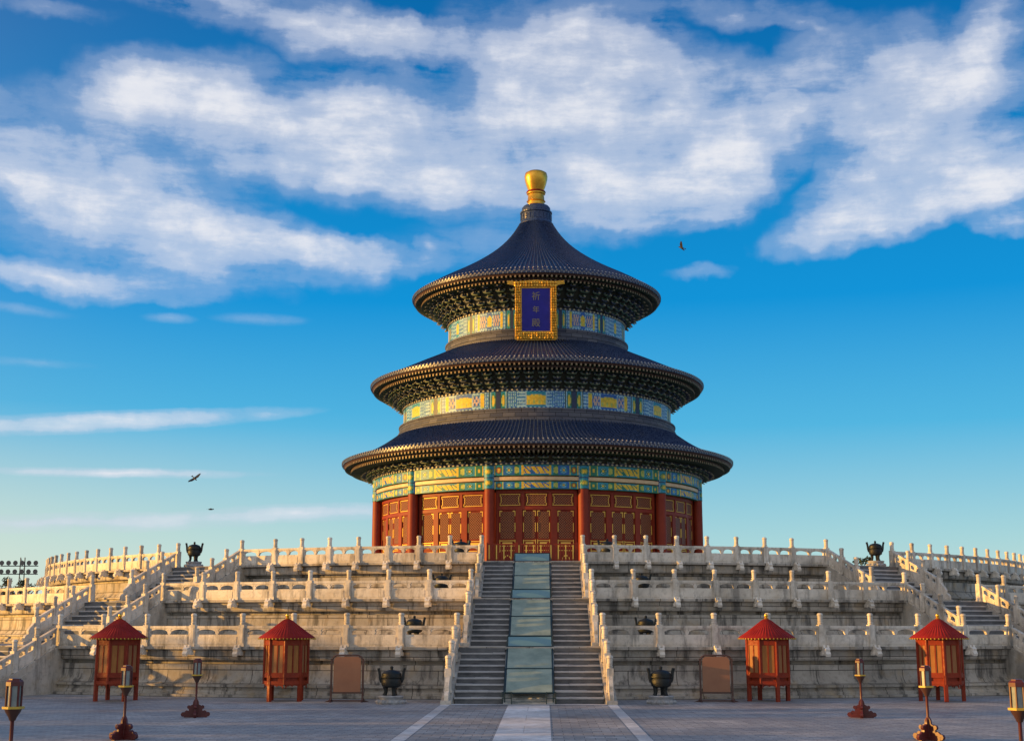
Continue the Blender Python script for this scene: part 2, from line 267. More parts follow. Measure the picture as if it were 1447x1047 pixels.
# ---------------------------------------------------------------- mesh helpers
class MB:
    def __init__(s): s.v = []; s.f = []; s.m = []; s.uv = []; s.flat = set(); s.col = []
    def face(s, pts, m=0, uv=None, idx=None, col=None):
        if idx is None:
            b = len(s.v); s.v.extend(pts); idx = tuple(range(b, b+len(pts)))
        s.f.append(tuple(idx)); s.m.append(m); s.uv.append(uv); s.col.append(col)
    def box(s, x0, x1, y0, y1, z0, z1, m=0, T=None):
        c = [(x, y, z) for z in (z0, z1) for y in (y0, y1) for x in (x0, x1)]
        if T: c = [tuple(T(p)) for p in c]
        b = len(s.v); s.v.extend(c)
        for q in ((0, 2, 3, 1), (4, 5, 7, 6), (0, 1, 5, 4), (2, 6, 7, 3), (0, 4, 6, 2), (1, 3, 7, 5)):
            s.face(None, m, None, [b+i for i in q])
    def prism(s, poly, t0, t1, frame, m=0):      # poly [(a,b)], frame(a,b,c)
        k = len(poly); b = len(s.v)
        ar = sum(poly[i][0]*poly[(i+1) % k][1]-poly[(i+1) % k][0]*poly[i][1] for i in range(k))
        if ar < 0: poly = poly[::-1]
        s.v.extend(tuple(frame(a, c, t0)) for a, c in poly); s.v.extend(tuple(frame(a, c, t1)) for a, c in poly)
        s.face(None, m, None, list(range(b+k-1, b-1, -1))); s.face(None, m, None, list(range(b+k, b+2*k)))
        for i in range(k):
            j = (i+1) % k; s.face(None, m, None, [b+i, b+j, b+k+j, b+k+i])
    def lathe(s, prof, seg, m=0, a0=0.0, a1=2*pi, rmod=None, c=(0, 0), mats=None, uoff=0):
        full = abs(a1-a0-2*pi) < 1e-6; cols = seg if full else seg+1
        b = len(s.v); K = len(prof)
        for i in range(cols):
            a = a0+(a1-a0)*i/seg
            for (r, z) in prof: s.v.append((c[0]+r*sin(a), c[1]-r*cos(a), z))
        L = [0.0]
        for i in range(1, K): L.append(L[-1]+hypot(prof[i][0]-prof[i-1][0], prof[i][1]-prof[i-1][1]))
        zz = [p[1] for p in prof]; R = max(p[0] for p in prof)
        for i in range(seg):
            j = (i+1) % cols; u0 = R*(a1-a0)*i/seg; u1 = R*(a1-a0)*(i+1)/seg
            for k in range(K-1):
                if abs(prof[k][0]) < 1e-6 and abs(prof[k+1][0]) < 1e-6: continue
                vv0, vv1 = zz[k], zz[k+1]
                if abs(vv1-vv0) < .3*abs(L[k+1]-L[k]): vv1 = vv0+(L[k+1]-L[k])
                s.face(None, mats[k] if mats else m, [(u0, vv0), (u1, vv0), (u1, vv1), (u0, vv1)], [b+i*K+k, b+j*K+k, b+j*K+k+1, b+i*K+k+1])
    def arcbox(s, r0, r1, a0, a1, z0, z1, m=0, seg=1, ends=True):
        b = len(s.v)
        for i in range(seg+1):
            a = a0+(a1-a0)*i/seg; S, C = sin(a), -cos(a)
            for (r, z) in ((r0, z0), (r1, z0), (r1, z1), (r0, z1)): s.v.append((r*S, r*C, z))
        for i in range(seg):
            u0, u1 = r1*(a0+(a1-a0)*i/seg), r1*(a0+(a1-a0)*(i+1)/seg)
            for k in range(4):
                k2 = (k+1) % 4; q = [b+i*4+k, b+(i+1)*4+k, b+(i+1)*4+k2, b+i*4+k2]
                s.face(None, m, [(u0, z0), (u1, z0), (u1, z1), (u0, z1)], q)
        if ends:
            s.face(None, m, None, [b+3, b+2, b+1, b]); e = b+seg*4; s.face(None, m, None, [e, e+1, e+2, e+3])
    def tube(s, pts, rad, seg=8, m=0, caps=True):
        pts = [Vector(p) for p in pts]; rr = rad if isinstance(rad, (list, tuple)) else [rad]*len(pts)
        b = len(s.v); prev = None
        for i, p in enumerate(pts):
            d = (pts[min(i+1, len(pts)-1)]-pts[max(i-1, 0)]).normalized()
            if prev is None:
                x = d.orthogonal().normalized()
            else: x = (prev-d*prev.dot(d)).normalized()
            prev = x; y = d.cross(x)
            for k in range(seg):
                a = 2*pi*k/seg; s.v.append(tuple(p+(x*cos(a)+y*sin(a))*rr[i]))
        for i in range(len(pts)-1):
            for k in range(seg):
                k2 = (k+1) % seg; s.face(None, m, None, [b+i*seg+k, b+i*seg+k2, b+(i+1)*seg+k2, b+(i+1)*seg+k])
        if caps:
            s.face(None, m, None, [b+k for k in range(seg)][::-1]); e = b+(len(pts)-1)*seg; s.face(None, m, None, [e+k for k in range(seg)])
    def ball(s, c, r, seg=10, rings=6, m=0):
        rx, ry, rz = (r, r, r) if isinstance(r, (int, float)) else r
        b = len(s.v)
        s.v.append((c[0], c[1], c[2]-rz))
        for i in range(1, rings):
            t = pi*i/rings
            for k in range(seg):
                a = 2*pi*k/seg; s.v.append((c[0]+rx*sin(t)*cos(a), c[1]+ry*sin(t)*sin(a), c[2]-rz*cos(t)))
        s.v.append((c[0], c[1], c[2]+rz)); e = len(s.v)-1
        for k in range(seg):
            k2 = (k+1) % seg; s.face(None, m, None, [b, b+1+k2, b+1+k]); s.face(None, m, None, [e, e-seg+k, e-seg+k2])
        for i in range(rings-2):
            for k in range(seg):
                k2 = (k+1) % seg; q = b+1+i*seg; s.face(None, m, None, [q+k, q+k2, q+seg+k2, q+seg+k])
    def mesh(s, name, mats, sharp=38):
        me = bpy.data.meshes.new(name); me.from_pydata(s.v, [], s.f)
        for x in mats: me.materials.append(x)
        me.polygons.foreach_set('material_index', s.m)
        if any(u for u in s.uv):
            ul = me.uv_layers.new(name='UVMap'); dat = []
            for f, u in zip(s.f, s.uv):
                for i in range(len(f)): dat.extend(u[i] if u else (0.0, 0.0))
            ul.data.foreach_set('uv', dat)
        if any(c is not None for c in s.col):
            ca = me.color_attributes.new('paint', 'FLOAT_COLOR', 'CORNER'); dat = []
            for f, c in zip(s.f, s.col):
                cc = (*(c or (.5, .5, .5)), 1.0); dat.extend(cc*len(f))
            ca.data.foreach_set('color', dat)
        me.validate(); me.shade_smooth(); me.set_sharp_from_angle(angle=radians(sharp)); me.update()
        return me
COL = sc.collection
def link(name, me, parent=None, loc=None, rotz=None, stuff=False):
    o = bpy.data.objects.new(name, me); COL.objects.link(o)
    if parent: o.parent = parent
    if loc is not None: o.location = loc
    if rotz is not None: o.rotation_euler = (0, 0, rotz)
    if stuff: o['kind'] = 'stuff'
    return o
def thing(name, label, cat, loc=(0, 0, 0), rotz=0, group=None, me=None):
    o = bpy.data.objects.new(name, me); COL.objects.link(o); o.location = loc; o.rotation_euler = (0, 0, rotz)
    if me is None: o.empty_display_size = .3
    o['label'] = label; o['category'] = cat
    if group: o['group'] = group
    return o
def struct(name, me, loc=None):
    o = link(name, me, None, loc); o['kind'] = 'structure'; return o
def dup(root, loc, rotz, label, name=None):
    r = root.copy(); COL.objects.link(r); r.location = loc; r.rotation_euler = (0, 0, rotz); r['label'] = label
    for ch in list(root.children):
        c = ch.copy(); COL.objects.link(c); c.parent = r
        for g in list(ch.children):
            d = g.copy(); COL.objects.link(d); d.parent = c
    return r
def pol(r, a, z=0.0): return (r*sin(a), -r*cos(a), z)

# ---------------------------------------------------------------- ground
g = MB(); S = 2500.0
g.face([(-S, -S, 0), (S, -S, 0), (S, S, 0), (-S, S, 0)])
struct('ground', g.mesh('ground', [M['paving']]))
g = MB(); g.face([(-2.72, -130, .004), (2.72, -130, .004), (2.72, -51.35, .004), (-2.72, -51.35, .004)])
struct('way_paving', g.mesh('way', [M['paving_way']]))
g = MB(); g.face([(-.58, -130, .010), (.58, -130, .010), (.72, -51.42, .010), (-.72, -51.42, .010)])
struct('path', g.mesh('path', [M['path']]))
g = MB()
for s in (-1, 1): g.face([(s*2.72 if s < 0 else 2.72, -130, .008), (s*3.02, -130, .008), (s*3.10, -51.2, .008), (s*2.76, -51.2, .008)][::1 if s > 0 else -1])
g.face([(-2.72, -51.75, .0145), (2.72, -51.75, .0145), (2.72, -51.2, .0145), (-2.72, -51.2, .0145)])
struct('border_strips', g.mesh('strips', [M['strip']]))

# ---------------------------------------------------------------- terrace tiers
R1, R2, R3 = 47.4, 40.3, 34.1
Z1, Z2, Z3 = 1.95, 3.95, 5.87
DA = radians(2.635)
FLT = {1: dict(R=R1, zt=Z1, zb=0.0, run=3.75), 2: dict(R=R2, zt=Z2, zb=Z1, run=3.6), 3: dict(R=R3, zt=Z3, zb=Z2, run=3.5)}
SIDE = {3: (radians(29.9), 2.26), 2: (radians(28.9), 2.38), 1: (radians(27.6), 2.45)}
CENT = {3: 2.46, 2: 2.62, 1: 2.78}

def spout_mesh():
    b = MB()
    fr = lambda a, c, t: (t, -a, c)
    b.prism([(-.1, -.12), (.22, -.12), (.36, -.20), (.40, -.10), (.33, .0), (.36, .08), (.26, .15), (.1, .10), (-.1, .10)], -.10, .10, fr)
    b.prism([(.10, .08), (.24, .12), (.20, .24), (.06, .20)], -.12, -.04, fr); b.prism([(.10, .08), (.24, .12), (.20, .24), (.06, .20)], .04, .12, fr)
    b.box(-.14, .14, -.14, .1, -.16, -.02)
    return b.mesh('water_spout', [M['marble_white']])
SPOUT = spout_mesh()
POSTS = {}
def tier(k, R, z0, z1, rin, label):
    h = z1-z0
    P = [(R+.34, z0), (R+.34, z0+.10), (R+.20, z0+.12), (R+.20, z0+.20), (R+.10, z0+.30), (R+.10, z0+.37), (R+.22, z0+.40), (R+.22, z0+.48), (R+.05, z0+.52),
         (R-.10, z0+.72), (R-.14, z0+.90), (R-.14, z1-.70), (R-.40, z1-.68), (R-.40, z1-.54), (R-.06, z1-.53), (R-.02, z1-.46), (R-.02, z1-.16), (R+.06, z1-.13),
         (R+.20, z1-.11), (R+.20, z1-.01), (R+.18, z1), (rin, z1)]
    b = MB(); b.lathe(P, 360)
    t = thing('terrace_tier', label, 'terrace', me=b.mesh('terrace_tier', [M['marble_wall']], 25))
    return t
T1 = tier(1, R1, 0.0, Z1, R2-1.2, 'lowest and widest round tier of weathered white marble, standing on the court')
T2 = tier(2, R2, Z1-.05, Z2, R3-1.2, 'middle round tier of weathered white marble, stepped back between the other two tiers')
T3 = tier(3, R3, Z2-.05, Z3, 0.0, 'topmost round tier of weathered white marble, carrying the round hall')
TT = {1: (T1, R1, Z1), 2: (T2, R2, Z2), 3: (T3, R3, Z3)}
# ---------------------------------------------------------------- balustrades
def post_mesh():
    b = MB(); b.box(-.12, .12, -.12, .12, -.02, .84); b.box(-.135, .135, -.135, .135, -.02, .08)
    b.lathe([(0, .84), (.10, .84), (.10, .88), (.115, .90), (.115, .93), (.085, .95), (.104, .99), (.098, 1.05), (.104, 1.11), (.104, 1.18), (.122, 1.20), (.118, 1.25), (.08, 1.29), (0, 1.30)], 10)
    b.box(-.075, .075, -.134, -.115, .14, .72)
    return b.mesh('post', [M['marble']])
POST = post_mesh()
def panel_build(b, L, rise=0.0, x0=0.0, th=.11):
    # local: u along the panel, z up, t through; rise shears it for stairs
    def fr(a, c, t): return (x0+a, t, c+rise*a/L)
    q = L/2-.17
    b.prism([(0, .70), (L, .70), (L, .80), (0, .80)], -th/2-.03, th/2+.03, fr)
    b.prism([(0, 0), (L, 0), (L, .46), (0, .46)], -th/2, th/2, fr)
    b.prism([(.10, .08), (L-.10, .08), (L-.10, .38), (.10, .38)], -th/2-.018, th/2+.018, fr)
    b.prism([(0, .46), (.09, .46), (.07, .70), (0, .70)], -th/2, th/2, fr); b.prism([(L-.09, .46), (L, .46), (L, .70), (L-.07, .70)], -th/2, th/2, fr)
    c = L/2
    b.prism([(c-.04, .46), (c+.04, .46), (c+.09, .55), (c+.05, .62), (c+.12, .70), (c-.12, .70), (c-.05, .62), (c-.09, .55)], -th/2-.01, th/2+.01, fr)
    for (p, r) in ((.07, c-.08), (c+.08, L-.07)):
        w = r-p; pts = [(p, .70), (p, .57)]
        for i in range(1, 8):
            u = i/8; pts.append((p+w*u, .57+.095*sin(pi*u)**.6 if True else 0))
        pts += [(r, .57), (r, .70)]
        b.prism(pts, -th/2, th/2, fr)
PANELS = {}
def panel_mesh(L):
    k = round(L, 3)
    if k not in PANELS:
        b = MB(); panel_build(b, L); PANELS[k] = b.mesh('panel', [M['marble']])
    return PANELS[k]
def balustrade_arc(R, z, angs, label, group='marble balustrades round the terrace tiers', spout_par=None):
    r = R-.06; am = angs[len(angs)//2]
    t = thing('balustrade', label, 'balustrade', pol(r, am, z), 0, group)
    o = Vector(pol(r, am, z))
    for a in angs:
        p = Vector(pol(r, a, z))-o; link('post', POST, t, p, a)
        if spout_par is not None: link('water_spout', SPOUT, spout_par, pol(R+.18, a, z-.18), a)
    for a, c in zip(angs[:-1], angs[1:]):
        p, q = Vector(pol(r, a, z)), Vector(pol(r, c, z)); d = (q-p); L = d.length-.24; u = d.normalized()
        link('panel', panel_mesh(L), t, p+u*.12-o, atan2(u.y, u.x))
    return t
def rng(a0, a1):
    k = max(1, round((a1-a0)/DA)); return [a0+(a1-a0)*i/k for i in range(k+1)]
def seq(first, a1):            # regular posts from first to the stair, the last one on the stair corner
    out_ = []; a = first
    while a < a1-DA*.45: out_.append(a); a += DA
    return out_+[a1]
INN = {}; OUT = {}
for k in (1, 2, 3):
    R = FLT[k]['R']; c, hw = SIDE[k]; dlt = math.asin(hw/R); INN[k] = c-dlt; OUT[k] = c+dlt
NAMES = {1: 'lowest', 2: 'middle', 3: 'topmost'}
FIRST = {1: 3.4, 2: 3.78, 3: 4.15}
for k in (1, 2, 3):
    T, R, z = TT[k]
    for s, side in ((-1, 'left'), (1, 'right')):
        A = [s*a for a in [radians(FIRST[k])]+seq(radians(FIRST[k])+DA, INN[k])[0:]]
        balustrade_arc(R, z, A, 'curved marble balustrade on the %s tier, between the central stair and the %s side stair' % (NAMES[k], side), spout_par=T)
        amax = {1: 60, 2: 68, 3: 84}[k]
        A = [s*(OUT[k]+DA*i) for i in range(int((radians(amax)-OUT[k])/DA)+1)]
        balustrade_arc(R, z, A, 'curved white marble balustrade on the %s tier, running outward beyond the %s side stair' % (NAMES[k], side), spout_par=T)
# ---------------------------------------------------------------- stairs
class Flight:
    def __init__(s, k, a, hw, flare=0.0):
        f = FLT[k]; s.R, s.zt, s.zb, s.run = f['R'], f['zt'], f['zb'], f['run']; s.a = a; s.hw = hw; s.k = k; s.flare = flare
        s.u = Vector((sin(a), -cos(a), 0)); s.t = Vector((cos(a), sin(a), 0)); s.o = s.u*(s.R*cos(math.asin(hw/s.R)) if hw < s.R else s.R)
    def fr(s, d, w, z): return s.o+s.u*d+s.t*w+Vector((0, 0, z))
def flight_mesh(F, w0, w1, nst=9):
    b = MB(); dz = (F.zt-F.zb)/nst; dx = F.run/nst; O = F.o
    fr = lambda a, c, t: tuple(F.fr(a, t, c))
    rq = random.Random(F.k*10+int(w0*7))
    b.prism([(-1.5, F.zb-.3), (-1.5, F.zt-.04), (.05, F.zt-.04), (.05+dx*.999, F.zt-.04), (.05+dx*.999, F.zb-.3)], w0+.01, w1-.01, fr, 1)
    b.prism([(-1.5, F.zt-.06), (-1.5, F.zt+.012), (.06, F.zt+.012), (.06, F.zt-.06)], w0, w1, fr, 0)
    for i in range(nst-1):
        z = F.zt-dz*(i+1); x1 = .06+dx*(i+1)
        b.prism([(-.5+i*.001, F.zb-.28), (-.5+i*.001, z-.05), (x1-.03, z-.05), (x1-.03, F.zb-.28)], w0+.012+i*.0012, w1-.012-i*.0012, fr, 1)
        n_ = 3; cuts = [w0]+sorted(w0+(w1-w0)*(j+rq.uniform(-.2, .2))/n_ for j in range(1, n_))+[w1]
        for p, q in zip(cuts[:-1], cuts[1:]):
            jz = rq.uniform(-.008, .008); jx = rq.uniform(-.012, .012)
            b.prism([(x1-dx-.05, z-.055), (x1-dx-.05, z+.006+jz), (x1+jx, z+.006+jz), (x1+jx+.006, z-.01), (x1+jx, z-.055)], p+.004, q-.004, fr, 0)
    return b
def cheek(b, F, w, wd=.19, m=0):
    sl = (F.zt-F.zb)/F.run
    poly = [(-1.0, F.zb-.3), (-1.0, F.zt+.02), (.0, F.zt+.02), (F.run+.10, F.zb+.16), (F.run+.42, F.zb+.12), (F.run+.42, F.zb-.3)]
    b.prism(poly, w-wd, w+wd, lambda a, c, t: tuple(F.fr(a, t+F.flare*(1 if w > 0 else -1)*max(0, a)/F.run, c)), m)
    b.prism([(F.run*.02, F.zb-.2), (F.run*.02, F.zt-.30), (F.run-.50, F.zb+.12), (F.run-.2, F.zb-.2)], w-wd-.025, w+wd+.025, lambda a, c, t: tuple(F.fr(a, t+F.flare*(1 if w > 0 else -1)*max(0, a)/F.run, c)), m)
def stair_balustrade(F, w, label, name='balustrade', first=True):
    fl = F.flare*(1 if w > 0 else -1)
    P = lambda d: F.fr(d, w+fl*max(0, d)/F.run, F.zt+.02-(F.zt-F.zb-.14)*max(0, d)/(F.run+.10))
    t = thing(name, label, 'balustrade', tuple(P(F.run/2)), 0, 'marble balustrades of the stairs'); o = P(F.run/2)
    ds = [0.05+(F.run-.45)*i/3 for i in range(4)]
    if not first: dsp = ds[1:]
    else: dsp = ds
    ang = atan2((P(1)-P(0)).y, (P(1)-P(0)).x)
    for d in dsp: link('post', POST, t, P(d)-o-Vector((0, 0, .0)), ang)
    for d0, d1 in zip(ds[:-1], ds[1:]):
        a, c = P(d0), P(d1); hv = Vector((c.x-a.x, c.y-a.y, 0)); Lh = hv.length; L = Lh-.24; uu = hv.normalized()
        rise = (c.z-a.z)*L/Lh
        b = MB(); panel_build(b, L, rise)
        st = a+uu*.12; st.z += (c.z-a.z)*.12/Lh
        link('panel', b.mesh('stair_panel', [M['marble']]), t, st-o, ang)
    # drum stone at the foot
    b = MB()
    poly = [(0, -.05), (.50, -.30), (.56, -.20), (.54, -.02), (.44, .08), (.34, .12), (.36, .26), (.28, .38), (.16, .48), (.04, .62), (0, .64)]
    b.prism(poly, -.075, .075, lambda a, c, t_: (a, t_, c))
    link('drum_stone', b.mesh('drum_stone', [M['marble']]), t, P(ds[-1])+(P(1)-P(0)).normalized()*.12-o, ang)
    return t
st = thing('staircase', 'central marble staircase in two lanes beside a glass covered ramp, facing the hall doors', 'staircase', pol(R1, 0, 0))
inv = Matrix.Translation(-Vector(st.location))
def place(o, par):
    o.parent = par; o.matrix_parent_inverse = par.matrix_basis.inverted() if False else Matrix.Translation(-Vector(par.location))
ramps = []
for k in (3, 2, 1):
    F = Flight(k, 0.0, CENT[k], .13 if k == 1 else .05)
    for s in (-1, 1):
        w0, w1 = (-F.hw+.1, -.92) if s < 0 else (.92, F.hw-.1)
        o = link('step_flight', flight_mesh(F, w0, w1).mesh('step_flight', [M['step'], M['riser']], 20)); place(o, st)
        b = MB(); cheek(b, F, s*F.hw); o = link('cheek_wall', b.mesh('cheek_wall', [M['marble_cheek']])); place(o, st)
        b = MB(); b.box(min(w0, w1), max(w0, w1), F.o.y-.11, F.o.y-.02+.5, F.zt+.016, F.zt+.03); b.box(min(w0, w1), max(w0, w1), F.o.y-.115, F.o.y-.09, F.zt-.05, F.zt+.03)
        o = link('landing_edge', b.mesh('landing_edge', [M['step_edge']])); place(o, st)
        stair_balustrade(F, s*F.hw, 'sloping white marble balustrade on the %s edge of the central stair, %s flight' % ('left' if s < 0 else 'right', {1: 'lowest', 2: 'middle', 3: 'topmost'}[k]), first=False)
    b = MB(); b.prism([(-1.2, F.zb-.3), (-1.2, F.zt), (0, F.zt), (F.run+.05, F.zb+.04), (F.run+.05, F.zb-.3)], -.915, .915, lambda a, c, t: tuple(F.fr(a, t, c)))
    for i in range(5):
        for q in (-.45, 0, .45):
            d = F.run*(i+.5)/5; b.ball(tuple(F.fr(d, q+.1*sin(i*2+q*5), F.zt-(F.zt-F.zb)*d/F.run)), (.17, .22, .05), 8, 5)
    o = link('carved_ramp', b.mesh('carved_ramp', [M['carving']])); place(o, st)
    # glass cover
    gt = thing('glass_cover', {3: 'topmost flight glass cover on a steel frame over the carved ramp, by the hall doors', 2: 'middle flight glass cover on a steel frame over the carved ramp', 1: 'lowest flight glass cover on a steel frame over the carved ramp, standing at the court'}[k], 'glass cover', tuple(F.fr(0, 0, F.zt)), 0, 'glass covers over the carved ramp')
    o = Vector(gt.location); GH = .42; wd = .86
    slope = (F.zt-F.zb)/F.run
    pts = [(-.75, F.zt+.38), (-.06, F.zt+.37), (.16, F.zt-.02), (F.run*.52, F.zt-slope*F.run*.52+.22), (F.run-.02, F.zb+.36)]
    fm = MB()
    for i in range(len(pts)-1):
        (d0, z0), (d1, z1) = pts[i], pts[i+1]
        gb = MB(); q = .02
        gb.prism([(d0+q, z0), (d1-q, z1), (d1-q, z1+.02), (d0+q, z0+.02)], -wd+.04, wd-.04, lambda a, c, t: tuple(F.fr(a, t, c)-o))
        link('glass_pane', gb.mesh('glass_pane', [M['glass_painted_sky'] if i < 2 else M['glass']]), gt)
    for s in (-1, 1):
        fm.tube([tuple(F.fr(d, s*wd, z)-o) for d, z in pts], .028, 6)
        for d, z in pts[1:]:
            zb = F.zt-slope*max(0, d)
            fm.tube([tuple(F.fr(d, s*(wd+.0), zb-.02)-o), tuple(F.fr(d, s*wd, z)-o)], .026, 6)
        for (d0, z0), (d1, z1) in zip(pts[1:-1], pts[2:]):
            fm.tube([tuple(F.fr(d0, s*(wd+.05), z0-.16)-o), tuple(F.fr(d1, s*(wd+.05), z1-.16)-o)], .014, 5)
    for d, z in pts: fm.tube([tuple(F.fr(d, -wd, z+.025)-o), tuple(F.fr(d, wd, z+.025)-o)], .034, 6)
    link('frame', fm.mesh('cover_frame', [M['frame_teal']]), gt)
    if k == 1:
        b = MB()
        for s in (-1, 1):
            for q in (.62, .95): b.tube([(s*q, 0, 0), (s*q, 0, .42)], .018, 6)
            b.tube([(s*.62, 0, .40), (s*.95, 0, .40)], .016, 6); b.tube([(s*.62, 0, .2), (s*.95, 0, .2)], .012, 6)
        b.tube([(-.62, 0, .08), (.62, 0, .08)], .012, 6)
        link('foot_rail', b.mesh('foot_rail', [M['frame_teal']]), gt, F.fr(F.run+.06, 0, 0.012)-o)
for s, side in ((-1, 'left'), (1, 'right')):
    a0 = SIDE[2][0]*s
    st = thing('staircase', 'grey stone side staircase with marble balustrades climbing the %s side of the terrace' % side, 'staircase', pol(R1, a0, 0), 0, 'side staircases')
    for k in (3, 2, 1):
        c, hw = SIDE[k]; F = Flight(k, s*c, hw)
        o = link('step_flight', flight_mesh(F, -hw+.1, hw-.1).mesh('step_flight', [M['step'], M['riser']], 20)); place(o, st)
        for q in (-1, 1):
            b = MB(); cheek(b, F, q*hw); o = link('cheek_wall', b.mesh('cheek_wall', [M['marble_cheek']])); place(o, st)
            stair_balustrade(F, q*hw, 'sloping white marble balustrade on the %s edge of the %s side stair, %s flight' % ('inner' if q*s < 0 else 'outer', side, NAMES[k]), first=False)

# ---------------------------------------------------------------- the hall
hall = thing('round_hall', 'round red hall with three stacked conical roofs of dark blue tiles and a gilded finial', 'temple', (.12, 0, 0))
RC = 12.0; ZB0, ZB1 = 11.72, 13.30
b = MB(); b.lathe([(13.2, Z3-.02), (13.2, Z3+.16), (0, Z3+.16)], 96); link('plinth', b.mesh('plinth', [M['step_edge']]), hall)
b = MB(); b.lathe([(11.45, Z3+.1), (11.45, 14.2)], 96); link('wall', b.mesh('wall', [M['red_dark']]), hall)
def column_mesh():
    b = MB(); b.lathe([(.52, Z3+.16), (.52, Z3+.3), (.36, Z3+.36), (.35, ZB0)], 16, 0, c=(0, -RC+.08))
    return b.mesh('column', [M['red']])
CM = column_mesh()
BLUE = (.012, .14, .50); TEAL = (.010, .29, .46); GREEN = (.01, .22, .13); DG = (.01, .07, .06); GOLD = (.85, .60, .03); PALE = (.36, .62, .74); RED = (.42, .07, .03); PINK = (.62, .46, .36); NAVY = (.010, .03, .10); LIME = (.50, .58, .10)
def head_mesh():
    b = MB(); seg = 24; rows = 24
    for i in range(seg):
        for j in range(rows):
            u, v = (i+.5)/seg, (j+.5)/rows
            a0, a1 = pi*(i/seg)-pi/2, pi*((i+1)/seg)-pi/2; z0, z1 = ZB0+(ZB1-ZB0)*j/rows, ZB0+(ZB1-ZB0)*(j+1)/rows
            uu = abs(u-.5)*2
            if v < .06 or v > .95: c = DG
            elif .46 < v < .52: c = NAVY
            else:
                vv = ((v-.06)/.40 if v < .46 else (v-.52)/.43)
                d = hypot((vv-.5)*1.0, uu*.55)
                c = GOLD if d < .16 else (LIME if d < .27 and (i+j) % 2 else (GREEN if d < .33 else (BLUE if uu > .55 else TEAL)))
                if abs(uu-.62) < .05: c = PALE
            r = .365
            b.face([(r*sin(a0), -RC+.08-r*cos(a0), z0), (r*sin(a1), -RC+.08-r*cos(a1), z0), (r*sin(a1), -RC+.08-r*cos(a1), z1), (r*sin(a0), -RC+.08-r*cos(a0), z1)], 0, None, None, c)
    return b.mesh('column_head', [M['paint']], 60)
HM = head_mesh()
for i in range(12):
    a = radians(15+30*i); o = link('column', CM, hall, (0, 0, 0), a); link('column_head', HM, o)
# one bay of doors, angle 0
AH = radians(13.2); R_ = 11.5
zs = Z3+.16
def bay_frame():
    b = MB()
    b.arcbox(R_, R_+.16, -AH, AH, 11.50, ZB0, 0, 8); b.arcbox(R_, R_+.15, -AH, AH, 10.40, 10.62, 0, 8); b.arcbox(R_, R_+.20, -AH, AH, zs, zs+.22, 0, 8)
    for c, hw in ((-AH+.006, .008), (AH-.006, .008), (-.098, .018), (.098, .018)): b.arcbox(R_, R_+.15, c-hw, c+hw, zs+.2, 10.42)
    for c in (-AH+.006, AH-.006, -.0765, .0765): b.arcbox(R_, R_+.15, c-.009, c+.009, 10.6, 11.52)
    return b.mesh('bay_frame', [M['red']])
def gl(b, r, a0, a1, z0, z1, da=.0028, dz=.035, full=True, m=1):
    if full:
        b.arcbox(r, r+.03, a0, a1, z0, z0+dz, m, 3); b.arcbox(r, r+.03, a0, a1, z1-dz, z1, m, 3)
        b.arcbox(r, r+.029, a0, a0+da, z0+dz, z1-dz, m); b.arcbox(r, r+.029, a1-da, a1, z0+dz, z1-dz, m)
def transom(c, hw):
    b = MB(); z0, z1 = 10.62, 11.50; b.arcbox(R_, R_+.07, c-hw, c+hw, z0, z1, 0, 4)
    r = R_+.07; h = hw-.006; zc = (z0+z1)/2
    # octagonal lattice field
    b2 = []; pts = []
    for (a, z) in ((-h+.012, z0+.12), (h-.012, z0+.12), (h-.003, z0+.27), (h-.003, z1-.27), (h-.012, z1-.12), (-h+.012, z1-.12), (-h+.003, z1-.27), (-h+.003, z0+.27)):
        pts.append(((r+.035)*sin(c+a), -(r+.035)*cos(c+a), z))
    b.face(pts, 2, [(11.6*(c+a), z) for a, z in ((-h+.012, z0+.12), (h-.012, z0+.12), (h-.003, z0+.27), (h-.003, z1-.27), (h-.012, z1-.12), (-h+.012, z1-.12), (-h+.003, z1-.27), (-h+.003, z0+.27))])
    for sx in (-1, 1):
        x = c+sx*(h-.002)
        lo, hi = min(x, x-sx*.003), max(x, x-sx*.003)
        for (za, zb) in ((z0+.08, z0+.24), (z1-.24, z1-.08)): b.arcbox(r, r+.05, lo, hi, za, zb, 1)
        x2 = c+sx*(h-.008); lo, hi = min(x2, x2-sx*.003), max(x2, x2-sx*.003)
        b.arcbox(r, r+.05, lo, hi, z0+.22, z1-.22, 1)
    b.arcbox(r, r+.03, c-h, c+h, z0+.06, z0+.10, 1, 3); b.arcbox(r, r+.03, c-h, c+h, z1-.10, z1-.06, 1, 3)
    return b.mesh('transom_panel', [M['red_dark'], M['gilt'], M['lattice']])
